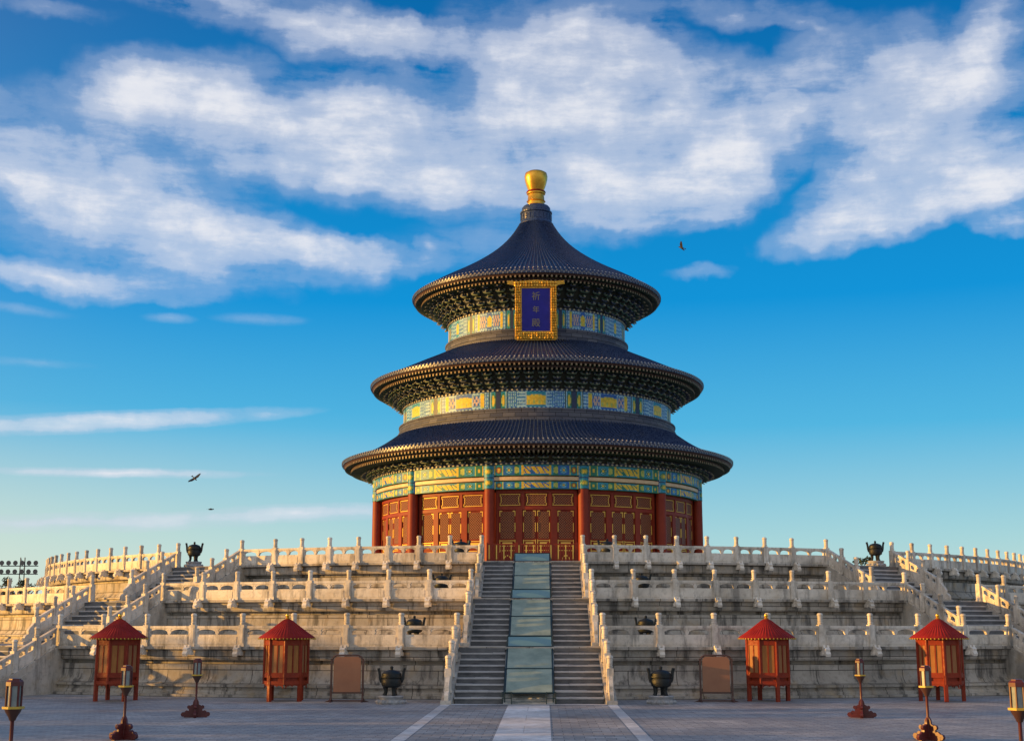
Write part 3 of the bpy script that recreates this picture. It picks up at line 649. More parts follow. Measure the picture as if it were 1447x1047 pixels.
def leaf(c, hw):
    b = MB(); z0, z1 = zs+.22, 10.40; b.arcbox(R_, R_+.06, c-hw, c+hw, z0, z1, 0, 4)
    r = R_+.06; h = hw-.003
    zl = 8.52
    b.arcbox(r, r+.012, c-h+.006, c+h-.006, zl, z1-.12, 2, 4)
    ga = .0042
    for sx in (-1, 1):
        lo, hi = sorted((c+sx*h, c+sx*(h-ga)))
        b.arcbox(r, r+.03, lo, hi, z1-.42, z1-.06, 1); b.arcbox(r, r+.03, lo, hi, 8.95, 9.55, 1)
        b.arcbox(r, r+.03, lo, hi, 7.62, 8.45, 1); b.arcbox(r, r+.03, lo, hi, 6.3, 7.1, 1)
        lo, hi = sorted((c+sx*(h-ga), c+sx*(h-.016))); b.arcbox(r, r+.03, lo, hi, z1-.12, z1-.06, 1); 
    for z in (8.36, 8.02, 7.72, 6.36): b.arcbox(r, r+.028, c-h+ga, c+h-ga, z, z+.045, 1, 3)
    b.arcbox(r, r+.022, c-h*.62, c+h*.62, 8.13, 8.28, 1, 2); 
    # ruyi motif on the skirt board
    for i in range(10):
        t0, t1 = 2*pi*i/10, 2*pi*(i+1)/10
        q = [(c+h*.55*cos(t)/1.0, 7.05+.42*sin(t)) for t in (t0, t1)]; q2 = [(c+h*.44*cos(t), 7.05+.34*sin(t)) for t in (t1, t0)]
        b.face([((r+.02)*sin(a), -(r+.02)*cos(a), z) for a, z in q+q2], 1)
    return b.mesh('door_leaf', [M['red_dark'], M['gilt'], M['lattice']])
tm = [transom(c, .066) for c in (-.151, 0, .151)]
lm = [leaf(c, hw) for c, hw in ((-.166, .049), (-.040, .039), (.040, .039), (.166, .049))]
fm_ = bay_frame()
for i in range(12):
    a = radians(30*i)
    o = link('door_bay', fm_, hall, (0, 0, 0), a)
    for x in lm: link('door_leaf', x, o)
    for x in tm: link('transom_panel', x, o)

# painted beams (the decoration is real paint colour, cell by cell)
def beam(name, R, z0, z1, style, cols=84, rows=18, par=None):
    b = MB(); rd = random.Random(3)
    def colr(bay, u, v, i, j):
        e = abs(u-.5)*2                     # 0 centre .. 1 column
        vv = abs(v-.5)*2
        blue = (bay % 2 == 0)
        A, B_ = (BLUE, TEAL) if blue else (TEAL, GREEN)
        if style == 'beam':
            if vv > .90: return GREEN
            if e < .30:                                   # middle field with dragons
                if e > .27 or vv > .74: return GOLD if e > .27 else TEAL
                f = abs(sin(u*62+v*5)*.5+sin(u*31)*.3)
                return (GOLD if f > .22 and vv < .62 else (A if blue else GREEN)) if vv < .66 else A
            if e < .36: return B_ if e > .32 else PALE
            if e < .46:
                d = hypot((e-.41)*9, vv*.8); return LIME if d < .5 else GREEN
            if e < .68:                                   # scrolls
                d = hypot((e-.57)*7.5, vv*.85)
                return GOLD if d < .22 else (PALE if .36 < d < .44 else (B_ if d < .62 else A))
            if e < .71: return LIME
            if e < .86:
                d = hypot((e-.785)*11, vv*.9); return GOLD if d < .33 else (RED if d < .5 and blue else (GREEN if d < .75 else B_))
            if e < .89: return GOLD
            return TEAL if rd.random() < .9 else PALE
        else:                                            # upper drum bands: pale scrolls and big gold cartouches
            if e > .93: return NAVY if style == 'b3' or e > .955 else DG
            if e > .80:
                d = hypot((e-.865)*16, (v-.45)*2.1); return GOLD if d < .55 else (LIME if d < .72 else (GREEN if d < .95 else TEAL))
            if e > .77: return PALE
            if e > .745: return DG
            if vv > .86: return PALE if (i//2) % 2 else BLUE
            if e < (.27 if style == 'b2' else .12):
                ee = e/(.27 if style == 'b2' else .12)
                if ee > .9: return PALE
                top = .62-.25*ee
                return (GOLD if (sin(u*90)+sin(v*14)) > -.9 else LIME) if -0.65 < (v-.5)*2 < top else (TEAL if blue else BLUE)
            if .50 < e < .60 and not blue: return GOLD if vv < .7 else LIME
            f = sin(u*118+bay)*sin(v*15.5+(2 if e > .5 else 0))
            if not blue and .18 < e < .46 and vv < .6: return PINK if f > -.2 else BLUE
            return PALE if abs(f) > .42 else ((.08, .30, .48) if f > 0 else BLUE)
    for bay in range(12):
        for i in range(cols):
            a0 = radians(30*bay-15)+radians(30)*i/cols; a1 = a0+radians(30)/cols
            for j in range(rows):
                za, zb = z0+(z1-z0)*j/rows, z0+(z1-z0)*(j+1)/rows
                c = colr(bay, (i+.5)/cols, (j+.5)/rows, i, j)
                b.face([pol(R, a0, za), pol(R, a1, za), pol(R, a1, zb), pol(R, a0, zb)], 0, None, None, c)
    for (za, zb) in ((z0, z0), (z1, z1)):
        pass
    b.lathe([(R-.3, z1), (R, z1)], 72, 0); b.lathe([(R, z0), (R-.3, z0)], 72, 0)
    for q in range(144): b.col[-1-q] = GREEN
    return link(name, b.mesh(name, [M['paint']], 60), par or hall)
beam('painted_beam', 12.05, ZB0, 12.22, 'beam')
beam('painted_beam', 12.12, 12.60, ZB1, 'beam')
b = MB(); b.lathe([(11.9, 12.2), (11.9, 12.62)], 96); b.lathe([(11.98, 12.27), (12.06, 12.30), (12.06, 12.52), (11.98, 12.55)], 96, 1)
M['cushion'] = mat('pale gilt cushion board', rough=.5, fn=noisy((.55, .38, .22), (.74, .55, .30), 2.5)); link('cushion_board', b.mesh('cushion_board', [M['red_dark'], M['cushion']]), hall)
beam('painted_band', 10.0, 17.45, 18.62, 'b2', 72, 18)
beam('painted_band', 6.7, 23.75, 25.10, 'b3', 56, 20)
b = MB()
for (R, z) in ((12.16, ZB1+.06), (10.04, 18.66), (6.74, 25.13)):
    k = int(2*pi*R/.34)
    b.lathe([(R-.12, z-.05), (R-.02, z-.05), (R-.02, z+.09), (R-.12, z+.09)], 96, 0)
    for i in range(k): b.arcbox(R-.06, R+.05, 2*pi*i/k, 2*pi*i/k+.13/R, z-.04, z+.08, 1)
link('dentil_row', b.mesh('dentil_row', [M['bracket_b'], M['bracket_e']]), hall)

# ledges
for (r0, z0, z1) in ((10.62, 16.35, 17.45), (7.22, 22.45, 23.75)):
    h = z1-z0; b = MB(); r = r0-.62 if r0 > 9 else r0-.52
    b.lathe([(r0, z0-.25), (r0, z0+.10*h), (r0-.10, z0+.14*h), (r0-.12, z0+.30*h), (r0-.28, z0+.36*h), (r0-.26, z0+.52*h), (r0-.34, z0+.58*h), (r0-.34, z0+.80*h), (r0-.28, z0+.84*h), (r0-.28, z0+.93*h), (r-.02, z1+.005)], 120)
    link('drum_ledge', b.mesh('drum_ledge', [M['ledge']], 25), hall)

# brackets
def bracket_mesh(R, z0, z1, out_, n_tiers):
    b = MB(); dz = (z1-z0)/n_tiers
    for i in range(n_tiers):
        z = z0+dz*i; o1 = out_*(i+1)/n_tiers; r = R+out_*i/n_tiers
        mm = i % 2
        b.box(-.055, .055, -(R+o1+.08), -(R-.1), z+.35*dz, z+.80*dz, mm)
        b.prism([(R+o1-.02, z+.35*dz), (R+o1+.16, z+.10*dz), (R+o1+.20, z+.22*dz), (R+o1-.02, z+.80*dz)], -.05, .05, lambda a, c, t: (t, -a, c), 2)
        wd = .26+.10*(i % 2)
        b.prism([(-wd*.6, z+.12*dz), (wd*.6, z+.12*dz), (wd, z+.45*dz), (wd, z+.62*dz), (-wd, z+.62*dz), (-wd, z+.45*dz)], -.05, .05, lambda a, c, t: (a, -(r+.10)+t, c), 1-mm)
        for q in (-1, 0, 1): b.box(q*wd*.86-.065, q*wd*.86+.065, -(r+.18), -(r+.02), z+.64*dz, z+.90*dz, mm)
        b.box(-wd, wd, -(r+.158), -(r+.150), z+.45*dz, z+.50*dz, 2)
    return b.mesh('bracket_set', [M['bracket_g'], M['bracket_b'], M['bracket_e']])
EAVES = [(12.16, 13.40, 13.85, 13.0, 14.38, 14.47, 2), (10.0, 18.74, 19.80, 11.45, 12.40, 20.30, 4), (6.72, 25.22, 26.78, 8.45, 9.38, 27.14, 5)]
for (R, z0, z1, Ro, Re, zr, nt_) in EAVES:
    cnt = {2: 84, 4: 72, 5: 48}[nt_]
    bm_ = bracket_mesh(R, z0, z1-.02, Ro-R-.1, nt_)
    vis = [i for i in range(cnt) if abs(((i+.5)*360/cnt+180) % 360-180) < (76 if nt_ > 2 else 34)]
    rest = MB()
    for i in range(cnt):
        a = 2*pi*(i+.5)/cnt
        if i in vis: link('bracket_set', bm_, hall, (0, 0, 0), a)
    # the unseen rest, one object
    me = bpy.data.meshes.new('bracket_rest'); vv, ff, mi = [], [], []
    base_v = [v.co.copy() for v in bm_.vertices]
    for i in range(cnt):
        if i in vis: continue
        Rm = Matrix.Rotation(2*pi*(i+.5)/cnt, 3, 'Z'); off = len(vv)
        vv.extend(tuple(Rm @ v) for v in base_v)
        for p in bm_.polygons: ff.append([off+x for x in p.vertices]); mi.append(p.material_index)
    me.from_pydata(vv, [], ff)
    for x in bm_.materials: me.materials.append(x)
    me.polygons.foreach_set('material_index', mi); link('bracket_set', me, hall, stuff=True)
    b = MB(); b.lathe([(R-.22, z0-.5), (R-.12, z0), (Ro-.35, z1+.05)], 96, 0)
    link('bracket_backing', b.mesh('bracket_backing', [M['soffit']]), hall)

# roofs
PROF = [
    [(14.42, 14.56), (14.0, 14.66), (13.2, 14.93), (12.3, 15.33), (11.5, 15.80), (10.9, 16.22), (10.5, 16.52)],
    [(12.44, 20.38), (12.05, 20.50), (11.3, 20.84), (10.3, 21.30), (9.2, 21.82), (8.2, 22.28), (7.5, 22.62), (7.1, 22.82)],
    [(9.42, 27.26), (9.1, 27.42), (8.3, 27.92), (7.3, 28.48), (6.3, 29.02), (5.2, 29.66), (4.1, 30.38), (3.1, 31.15), (2.3, 31.93), (1.7, 32.7), (1.25, 33.45)]]
def crom(pts, k=3):
    out_ = []
    for i in range(len(pts)-1):
        p0, p1, p2, p3 = pts[max(i-1, 0)], pts[i], pts[i+1], pts[min(i+2, len(pts)-1)]
        for j in range(k):
            t = j/k; out_.append(tuple(.5*((2*p1[q])+(-p0[q]+p2[q])*t+(2*p0[q]-5*p1[q]+4*p2[q]-p3[q])*t*t+(-p0[q]+3*p1[q]-3*p2[q]+p3[q])*t**3) for q in (0, 1)))
    return out_+[pts[-1]]
for ri, (prof, NR, (R, z0, z1, Ro, Re, zr, nt_)) in enumerate(zip(PROF, (280, 240, 180), EAVES)):
    P = crom(prof, 2); b = MB(); K = len(P); rf = thing('x', '', '') if False else None
    sub = [(0.0, 0.0), (.28, 0.0), (.34, .72), (.5, 1.0), (.66, .72), (.72, 0.0)]
    r0 = P[0][0]
    nrm = []
    for i in range(K):
        d = Vector((P[min(i+1, K-1)][0]-P[max(i-1, 0)][0], P[min(i+1, K-1)][1]-P[max(i-1, 0)][1])).normalized(); nrm.append((-d.y, d.x) if -d.y*0+d.x > 0 else (d.y, -d.x))
    nv = NR*len(sub)
    for q in range(NR):
        for (f, h) in sub:
            a = 2*pi*(q+f)/NR
            for i, (r, z) in enumerate(P):
                hh = .105*h*min(1, .22+r/r0)
                b.v.append(((r+nrm[i][0]*hh)*sin(a), -(r+nrm[i][0]*hh)*cos(a), z+nrm[i][1]*hh))
    for c in range(nv):
        c2 = (c+1) % nv
        for i in range(K-1): b.face(None, 0, None, [c*K+i, c2*K+i, c2*K+i+1, c*K+i+1])
    # drip tiles, underside and rim
    b.lathe([(Re-.12, zr-.06), (Re+.03, zr-.06), (Re+.05, zr+.06), (P[0][0]+.0, P[0][1]+.012)], NR, 0)
    e = MB(); nl = b
    for q in range(NR):
        a = 2*pi*(q+.5)/NR; p0 = pol(Re+.01, a, zr+.12); p1 = pol(Re+.10, a, zr+.115)
        e.tube([p0, p1], [.082, .082], 6, 0)
        a2 = 2*pi*q/NR; S_, C_ = sin(a2), -cos(a2)
        e.face([pol(Re+.07, a2-.085/Re, zr+.08), pol(Re+.07, a2-.03/Re, zr-.05), pol(Re+.07, a2, zr-.10), pol(Re+.07, a2+.03/Re, zr-.05), pol(Re+.07, a2+.085/Re, zr+.08)], 0)
        i = 1
        rn, zn = P[2][0]+.0, P[2][1]; nl.ball((rn*sin(a), -rn*cos(a), zn+.12), .055, 6, 4, 1)
    rf = link('roof', b.mesh('roof', [M['tile'], M['tile_nail']], 50), hall)
    link('tile_end_row', e.mesh('tile_end_row', [M['tile_end']]), rf)
    # eave underside
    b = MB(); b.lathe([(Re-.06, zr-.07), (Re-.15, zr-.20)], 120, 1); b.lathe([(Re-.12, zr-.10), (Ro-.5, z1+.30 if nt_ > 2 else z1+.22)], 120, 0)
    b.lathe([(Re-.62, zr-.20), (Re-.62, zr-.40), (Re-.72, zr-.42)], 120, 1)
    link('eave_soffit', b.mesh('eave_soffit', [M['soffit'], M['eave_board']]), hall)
    b = MB()
    for q in range(NR):
        a = 2*pi*(q+.5)/NR
        T = lambda p, a=a: Matrix.Rotation(a, 3, 'Z') @ Vector(p)
        sz = .058
        b.box(-sz, sz, -(Re-.16), -(Re-1.5), zr-.32, zr-.18, 0, T)
        b.box(-sz, sz, -(Re-.14), -(Re-.16), zr-.325, zr-.175, 1, T)
        b.box(-sz, sz, -(Re-.60), -(Ro-.6), zr-.56, zr-.42, 0, T); b.box(-sz, sz, -(Re-.58), -(Re-.60), zr-.565, zr-.415, 1, T)
    link('rafter_row', b.mesh('rafter_row', [M['rafter'], M['rafter_end']]), hall)
# finial
f = MB()
f.lathe([(1.30, 33.25), (1.34, 33.40), (1.24, 33.52), (1.20, 33.60), (1.16, 34.2), (1.24, 34.26), (1.24, 34.36), (1.12, 34.44), (1.10, 34.70), (.98, 34.85), (.60, 34.95)], 48)
for i in range(24):
    a = 2*pi*i/24; f.arcbox(1.15, 1.22, a, a+.12, 33.68, 34.12)
neck = link('finial_base', f.mesh('finial_base', [M['tile']]), hall)
f = MB(); f.lathe([(.80, 34.80), (.82, 34.92), (.66, 35.0), (.64, 35.2), (.74, 35.26), (.66, 35.32), (.62, 35.78), (.72, 35.86), (.72, 35.94)], 32, 0)
f.lathe([(.72, 35.94), (.76, 36.0), (.72, 36.08), (.60, 36.14)], 32, 1)
f.lathe([(.60, 36.12), (.68, 36.34), (.80, 36.7), (.88, 37.05), (.90, 37.3), (.84, 37.55), (.62, 37.68), (0, 37.72)], 32, 0)
link('finial', f.mesh('finial', [M['gold'], M['red_dark']], 50), hall)

# plaque hung under the top eave
pq = thing('plaque', 'upright blue name plaque in a heavy carved gold frame, hung under the top eave', 'plaque', (.12, -8.55, 24.62))
tilt = radians(13)
FR = MB(); ins = (-.92, .92, -1.42, 1.42)
def rag(x0, x1, z0, z1, nx, nz, dpt=.12):
    for i in range(nx):
        for j in range(nz):
            a0, a1 = x0+(x1-x0)*i/nx, x0+(x1-x0)*(i+1)/nx; c0, c1 = z0+(z1-z0)*j/nz, z0+(z1-z0)*(j+1)/nz
            d = random.uniform(.03, dpt); FR.ball(((a0+a1)/2, -.20-d*.3, (c0+c1)/2), ((a1-a0)*.62, .05+d, (c1-c0)*.62), 6, 4, 0)
def fpoly(p): FR.prism(p, -.18, .12, lambda a, c, t: (a, t, c), 0)
fpoly([(-1.50, -2.05), (-1.32, -2.14), (1.32, -2.14), (1.50, -2.05), (1.02, -1.50), (-1.02, -1.50)])
fpoly([(-1.50, -2.02), (-.99, -1.50), (-.99, 1.50), (-1.38, 1.80)]); fpoly([(1.50, -2.02), (1.38, 1.80), (.99, 1.50), (.99, -1.50)])
fpoly([(-2.02, 1.78), (-1.95, 2.02), (-1.3, 1.96), (0, 2.06), (1.3, 1.96), (1.95, 2.02), (2.02, 1.78), (1.30, 1.66), (.99, 1.48), (-.99, 1.48), (-1.30, 1.66)])
rag(-1.45, -1.05, -1.9, 1.7, 3, 20); rag(1.05, 1.45, -1.9, 1.7, 3, 20); rag(-1.3, 1.3, -2.05, -1.58, 14, 3); rag(-1.5, 1.5, 1.58, 1.95, 16, 2)
link('frame', FR.mesh('plaque_frame', [M['gold_carved']], 60), pq).rotation_euler = (tilt, 0, 0)
BD = MB(); BD.box(-1.0, 1.0, -.14, .02, -1.52, 1.52)
bd = link('board', BD.mesh('plaque_board', [M['plaque_blue']]), pq); bd.rotation_euler = (tilt, 0, 0)
for i, ch in enumerate(('祈', '年', '殿')):
    cu = bpy.data.curves.new('glyph', 'FONT'); cu.body = ch; cu.size = .62 if i != 1 else .50; cu.align_x = 'CENTER'; cu.align_y = 'CENTER'; cu.extrude = .012; cu.resolution_u = 3
    tmp = bpy.data.objects.new('glyph', cu); COL.objects.link(tmp); bpy.context.view_layer.update()
    me = bpy.data.meshes.new_from_object(tmp.evaluated_get(bpy.context.evaluated_depsgraph_get())); bpy.data.objects.remove(tmp)
    me.materials.clear(); me.materials.append(M['plaque_text'])
    me.transform(Matrix.Translation((0, -.155, .90-.93*i)) @ Matrix.Rotation(pi/2, 4, 'X'))
    link('character', me, bd)

# red fence at the stair head
fe = thing('fence', 'low red and gold barred fence across the head of the central stair, before the doors', 'fence', (0, -33.15, Z3))
for s in (-1, 0, 1):
    b = MB(); x0, x1 = {-1: (-2.25, -.80), 0: (-.78, .78), 1: (.80, 2.25)}[s]
    b.box(x0, x1, -.03, .03, .86, .92); b.box(x0, x1, -.03, .03, .10, .16)
    for x in (x0, x1-.07): b.box(x, x+.07, -.045, .045, .03, .98)
    k = int((x1-x0-.2)/.105)
    for i in range(k): x = x0+.12+(x1-x0-.24)*i/(k-1); b.box(x-.03, x+.03, -.016, .016, .03, .90, i % 3 == 0)
    link('fence_panel', b.mesh('fence_panel', [M['red'], M['gilt']]), fe)

# ---------------------------------------------------------------- kiosks
def make_kiosk():
    t = thing('kiosk', '', 'kiosk', group='red kiosks along the foot of the terrace')
    n8 = 8; R = .80
    V = [(R*sin(2*pi*(i+.5)/n8), -R*cos(2*pi*(i+.5)/n8)) for i in range(n8)]
    lg = MB(); lg.box(-.065, .065, -.065, .065, 0, .95)
    lgm = lg.mesh('leg', [M['kiosk_red']])
    for i in (0, 2, 4, 6): link('leg', lgm, t, (V[i][0]*.97, V[i][1]*.97, 0), 2*pi*(i+.5)/n8)
    b = MB()
    for i in range(n8):
        b.tube([(V[i][0], V[i][1], .62), (V[i][0], V[i][1], 2.28)], .055, 8)
    for z0, z1, q in ((.62, .74, 1.03), (.86, .98, 1.02), (2.12, 2.28, 1.0)):
        b.lathe([(R*q-.09, z0), (R*q+.02, z0), (R*q+.02, z1), (R*q-.09, z1), (R*q-.09, z0)], 8, 0, pi/8, 2*pi+pi/8)
    b.lathe([(0, .66), (R-.08, .66)], 8, 0, pi/8, 2*pi+pi/8); b.lathe([(R-.05, .72), (R-.05, .88)], 8, 0, pi/8, 2*pi+pi/8)
    link('body_frame', b.mesh('body_frame', [M['kiosk_red']]), t)
    for i in range(n8):
        p, q = Vector((*V[i], 0)), Vector((*V[(i+1) % n8], 0)); d = (q-p); u = d.normalized(); Ln = d.length; ang = atan2(u.y, u.x)
        b = MB(); k = 3
        b.box(.05, Ln-.05, .03, .05, .98, 2.13, 0)
        for j in range(2):
            x0 = .08+(Ln-.13)*j/2; b.box(x0, x0+(Ln-.13)/2-.045, .005, .03, 1.04, 2.02, 1)
        for x in (.045, Ln/2-.02, Ln-.085): b.box(x, x+.04, -.02, .03, .97, 2.13, 0)
        b.box(.05, Ln-.05, -.018, .028, .975, 1.04, 0); b.box(.05, Ln-.05, -.018, .028, 2.03, 2.13, 0)
        # fretwork bracket under the panel
        b.prism([(.05, .62), (Ln-.05, .62), (Ln-.05, .46), (Ln-.11, .56), (Ln/2+.07, .58), (Ln/2, .54), (Ln/2-.07, .58), (.11, .56), (.05, .46)], 0, .03, lambda a, c, t_: (a, t_, c), 0)
        link('side_panel', b.mesh('side_panel', [M['kiosk_red'], M['curtain_y'] if i % 3 else M['curtain_p']]), t, p, ang)
    b = MB(); NR = 48; P = [(1.06, 2.26), (1.02, 2.31), (.75, 2.49), (.45, 2.72), (.2, 2.92), (.06, 3.0)]
    for q in range(NR*2):
        a = pi*q/NR; h = .022 if q % 2 else 0
        for (r, z) in P: b.v.append((r*sin(a), -r*cos(a), z+h*min(1, r*1.5)))
    K = len(P)
    for c in range(NR*2):
        c2 = (c+1) % (NR*2)
        for i in range(K-1): b.face(None, 0, None, [c*K+i, c2*K+i, c2*K+i+1, c*K+i+1])
    b.lathe([(1.05, 2.255), (.6, 2.235)], 48, 1)
    for q in range(NR): a = 2*pi*(q+.5)/NR; b.tube([pol(1.04, a, 2.268), pol(1.075, a, 2.262)], .028, 5, 1)
    rf = link('roof', b.mesh('kiosk_roof', [M['kiosk_roof'], M['yellow_band']], 30), t)
    b = MB(); b.lathe([(.08, 2.98), (.09, 3.02), (.05, 3.05), (.075, 3.10), (.065, 3.15), (0, 3.19)], 12); link('finial', b.mesh('kiosk_finial', [M['gold']]), rf)
    return t
kx = [(-15.42, -48.85, .30, 'red octagonal kiosk with conical roof farthest left, its left post sunlit'),
      (-9.08, -48.85, .52, 'red octagonal kiosk with conical roof, between the leftmost kiosk and a brown sign'),
      (8.88, -48.5, -.12, 'red octagonal kiosk with conical roof, between a brown sign and the rightmost kiosk'),
      (15.30, -48.4, -.48, 'red octagonal kiosk with conical roof farthest right, at the foot of the right side stair')]
k0 = make_kiosk()
for i, (x, y, r, lb) in enumerate(kx):
    if i == 0: k0.location = (x, y, 0); k0.rotation_euler = (0, 0, r); k0['label'] = lb
    else: dup(k0, (x, y, 0), r, lb)

# ---------------------------------------------------------------- lamps
def make_lamp():
    t = thing('court_lamp', '', 'lamp', group='red lantern posts lining the court')
    b = MB()
    for a in (0, pi/2):
        T = lambda p, a=a: Matrix.Rotation(a, 3, 'Z') @ Vector(p)
        b.box(-.34, .34, -.045, .045, 0, .10, 0, T)
        for s in (-1, 1):
            fr = lambda u, c, q, s=s, a=a: Matrix.Rotation(a, 3, 'Z') @ Vector((s*u, q, c))
            b.prism([(.03, .08), (.30, .08), (.33, .16), (.27, .21), (.20, .19), (.20, .27), (.15, .35), (.09, .38), (.08, .46), (.03, .54)], -.028, .028, fr)
            b.tube([fr(.36, .09, -.04), fr(.36, .09, .04)], .07, 8)
            b.tube([fr(.20, .30, -.035), fr(.20, .30, .035)], .055, 8)
    link('base', b.mesh('lamp_base', [M['lamp_red']]), t)
    b = MB(); b.lathe([(.045, .05), (.045, .5), (.034, .56), (.032, 1.0), (.045, 1.04), (.06, 1.06)], 10, 0); b.lathe([(.05, 1.02), (.075, 1.08), (.13, 1.17), (.15, 1.22)], 12, 1)
    link('pole', b.mesh('lamp_pole', [M['lamp_red'], M['sign_frame']]), t)
    b = MB(); b.lathe([(0, 1.215), (.185, 1.215), (.185, 1.255), (0, 1.255)], 6); link('flange', b.mesh('lamp_flange', [M['yellow_band']]), t)
    b = MB(); b.lathe([(.112, 1.255), (.112, 1.60)], 6); link('glass', b.mesh('lamp_pane', [M['lamp_glass']], 20), t)
    b = MB()
    for i in range(6): a = 2*pi*i/6; p = pol(.124, a); b.tube([(p[0], p[1], 1.25), (p[0], p[1], 1.63)], .019, 6)
    b.lathe([(.0, 1.60), (.145, 1.60), (.145, 1.665), (.115, 1.70), (.10, 1.70), (.10, 1.72), (0, 1.73)], 6)
    link('lantern_frame', b.mesh('lantern_frame', [M['lamp_red']], 20), t)
    return t
l0 = make_lamp()
lx = [(-9.93, -58.65, 'slim red lantern post, farthest back of the three on the left'),
      (-9.47, -67.2, 'slim red lantern post standing in front of the leftmost kiosk'),
      (-8.57, -76.5, 'red lantern post at the left edge, nearest of the three on the left'),
      (10.02, -58.4, 'slim red lantern post with sunlit gold lantern, farthest back of the three on the right'),
      (9.60, -67.0, 'slim red lantern post standing in front of the rightmost kiosk'),
      (8.51, -76.5, 'red lantern post cut by the right edge, nearest of the three on the right')]
for i, (x, y, lb) in enumerate(lx):
    r = .2+.9*i
    if i == 0: l0.location = (x, y, 0); l0.rotation_euler = (0, 0, r); l0['label'] = lb
    else: dup(l0, (x, y, 0), r, lb)

# ---------------------------------------------------------------- sign boards
def make_sign():
    t = thing('sign_board', '', 'sign', group='brown sign boards at the foot of the terrace')
    b = MB()
    fr = lambda a, c, q: (a, q, c)
    b.prism([(-.50, .36), (.50, .36), (.50, 1.50), (.45, 1.58), (.38, 1.62), (-.38, 1.62), (-.45, 1.58), (-.50, 1.50)], -.03, .03, fr); link('panel', b.mesh('sign_panel', [M['sign_board']]), t)
    b = MB()
    for s in (-1, 1):
        b.box(s*.58-.035, s*.58+.035, -.035, .035, .06, 1.56); b.box(s*.53-.03, s*.53+.03, -.02, .02, .36, 1.5) if False else None
        b.prism([(-.30, 0), (.30, 0), (.10, .09), (.06, .22), (-.06, .22), (-.10, .09)], s*.58-.03, s*.58+.03, lambda a, c, q: (q, a, c))
        b.prism([(0, 0), (.24, 0), (.06, .07), (0, .20)], -.03, .03, lambda a, c, q, s=s: (s*(.60+a), q, c))
    b.box(-.58, .58, -.025, .025, .30, .36); b.box(-.58, .58, -.025, .025, .02, .07)
    b.tube([(-.56, 0, 1.5), (-.50, 0, 1.62), (-.40, 0, 1.67), (.40, 0, 1.67), (.50, 0, 1.62), (.56, 0, 1.5)], .03, 6)
    link('stand', b.mesh('sign_stand', [M['sign_frame']]), t)
    return t
s0 = make_sign(); s0.location = (-6.68, -49.6, 0); s0['label'] = 'brown upright sign board on a dark stand, between the left kiosk and a bronze burner'
dup(s0, (6.85, -49.3, 0), 0, 'brown upright sign board on a dark stand, between a bronze burner and the right kiosk')

# ---------------------------------------------------------------- bronze burners
def make_burner(mt, stone=True, name='incense_burner'):
    t = thing(name, '', 'burner', group='bronze incense burners on the stairs and terrace')
    z = .30
    b = MB(); b.lathe([(0, 0), (.54, 0), (.56, .06), (.50, .12), (.44, .16), (.46, .22), (.50, .27), (.48, .31), (0, .31)], 20)
    for i in range(12): a = 2*pi*i/12; b.ball(pol(.50, a, .08), (.12, .12, .09), 6, 4)
    link('stone_base', b.mesh('burner_stone', [M['pale_stone']]), t)
    for i in range(3):
        a = 2*pi*(i+.25)/3; b = MB(); d = Vector((sin(a), -cos(a), 0))
        b.tube([d*.26+Vector((0, 0, .31)), d*.24+Vector((0, 0, .37)), d*.21+Vector((0, 0, .48)), d*.23+Vector((0, 0, .64)), d*.27+Vector((0, 0, .78))], [.10, .075, .075, .10, .12], 8)
        link('leg', b.mesh('burner_leg', [mt]), t)
    b = MB(); b.lathe([(0, .60), (.26, .61), (.37, .67), (.40, .76), (.40, .90), (.37, .95), (.36, .98), (.43, 1.0), (.43, 1.04), (.0, 1.04)], 24); link('bowl', b.mesh('burner_bowl', [mt]), t)
    b = MB(); b.lathe([(.38, 1.04), (.38, 1.14), (.31, 1.22), (.16, 1.27), (.06, 1.29), (.05, 1.33), (.075, 1.37), (.04, 1.42), (0, 1.43)], 20); link('lid', b.mesh('burner_lid', [mt]), t)
    for s in (-1, 1):
        b = MB(); b.prism([(.34, .80), (.44, .80), (.49, .95), (.51, 1.15), (.56, 1.34), (.47, 1.36), (.43, 1.2), (.40, 1.0), (.34, .96)], -.075, .075, lambda a, c, q, s=s: (s*a, q, c)); link('handle', b.mesh('burner_handle', [mt]), t)
    return t
b0 = make_burner(M['bronze'])
bl = [(-4.92, -50.75, 0, 0, 1, 'dark bronze incense burner on a stone base on the court, left of the central stair'),
      (4.72, -50.55, 0, .2, 1, 'dark bronze incense burner on a stone base on the court, right of the central stair'),
      (-4.80, -43.6, Z1, .3, 1.0, 'dark bronze burner behind the lowest balustrade, left of the central stair'),
      (4.75, -43.5, Z1, .1, 1.0, 'dark bronze burner behind the lowest balustrade, right of the central stair'),
      (-4.15, -37.4, Z2, .4, 1.0, 'dark bronze burner behind the middle balustrade, left of the central stair'),
      (5.05, -37.3, Z2, .2, 1.0, 'dark bronze burner behind the middle balustrade, right of the central stair'),
      (-3.72, -30.0, Z3, .4, 1.12, 'dark bronze burner behind the topmost balustrade, left of the central stair'),
      (3.85, -30.0, Z3, .2, 1.12, 'dark bronze burner behind the topmost balustrade, right of the central stair')]
for i, (x, y, z, r, s, lb) in enumerate(bl):
    if i == 0: o = b0; o.location = (x, y, z); o['label'] = lb
    else: o = dup(b0, (x, y, z), r, lb)
    s *= .92 if z == 0 else .86
    o.scale = (s, s, s)
b1 = make_burner(M['bronze'])
aB = OUT[3]-radians(1.55)
b1.location = pol(R3-.35, -aB, Z3); b1['label'] = 'dark bronze burner at the head of the left side stair, against the sky'
o = dup(b1, pol(R3-.35, aB, Z3), 0, 'dark bronze burner at the head of the right side stair, against the sky')
for q in (b1, o): q.scale = (.86, .86, .94)

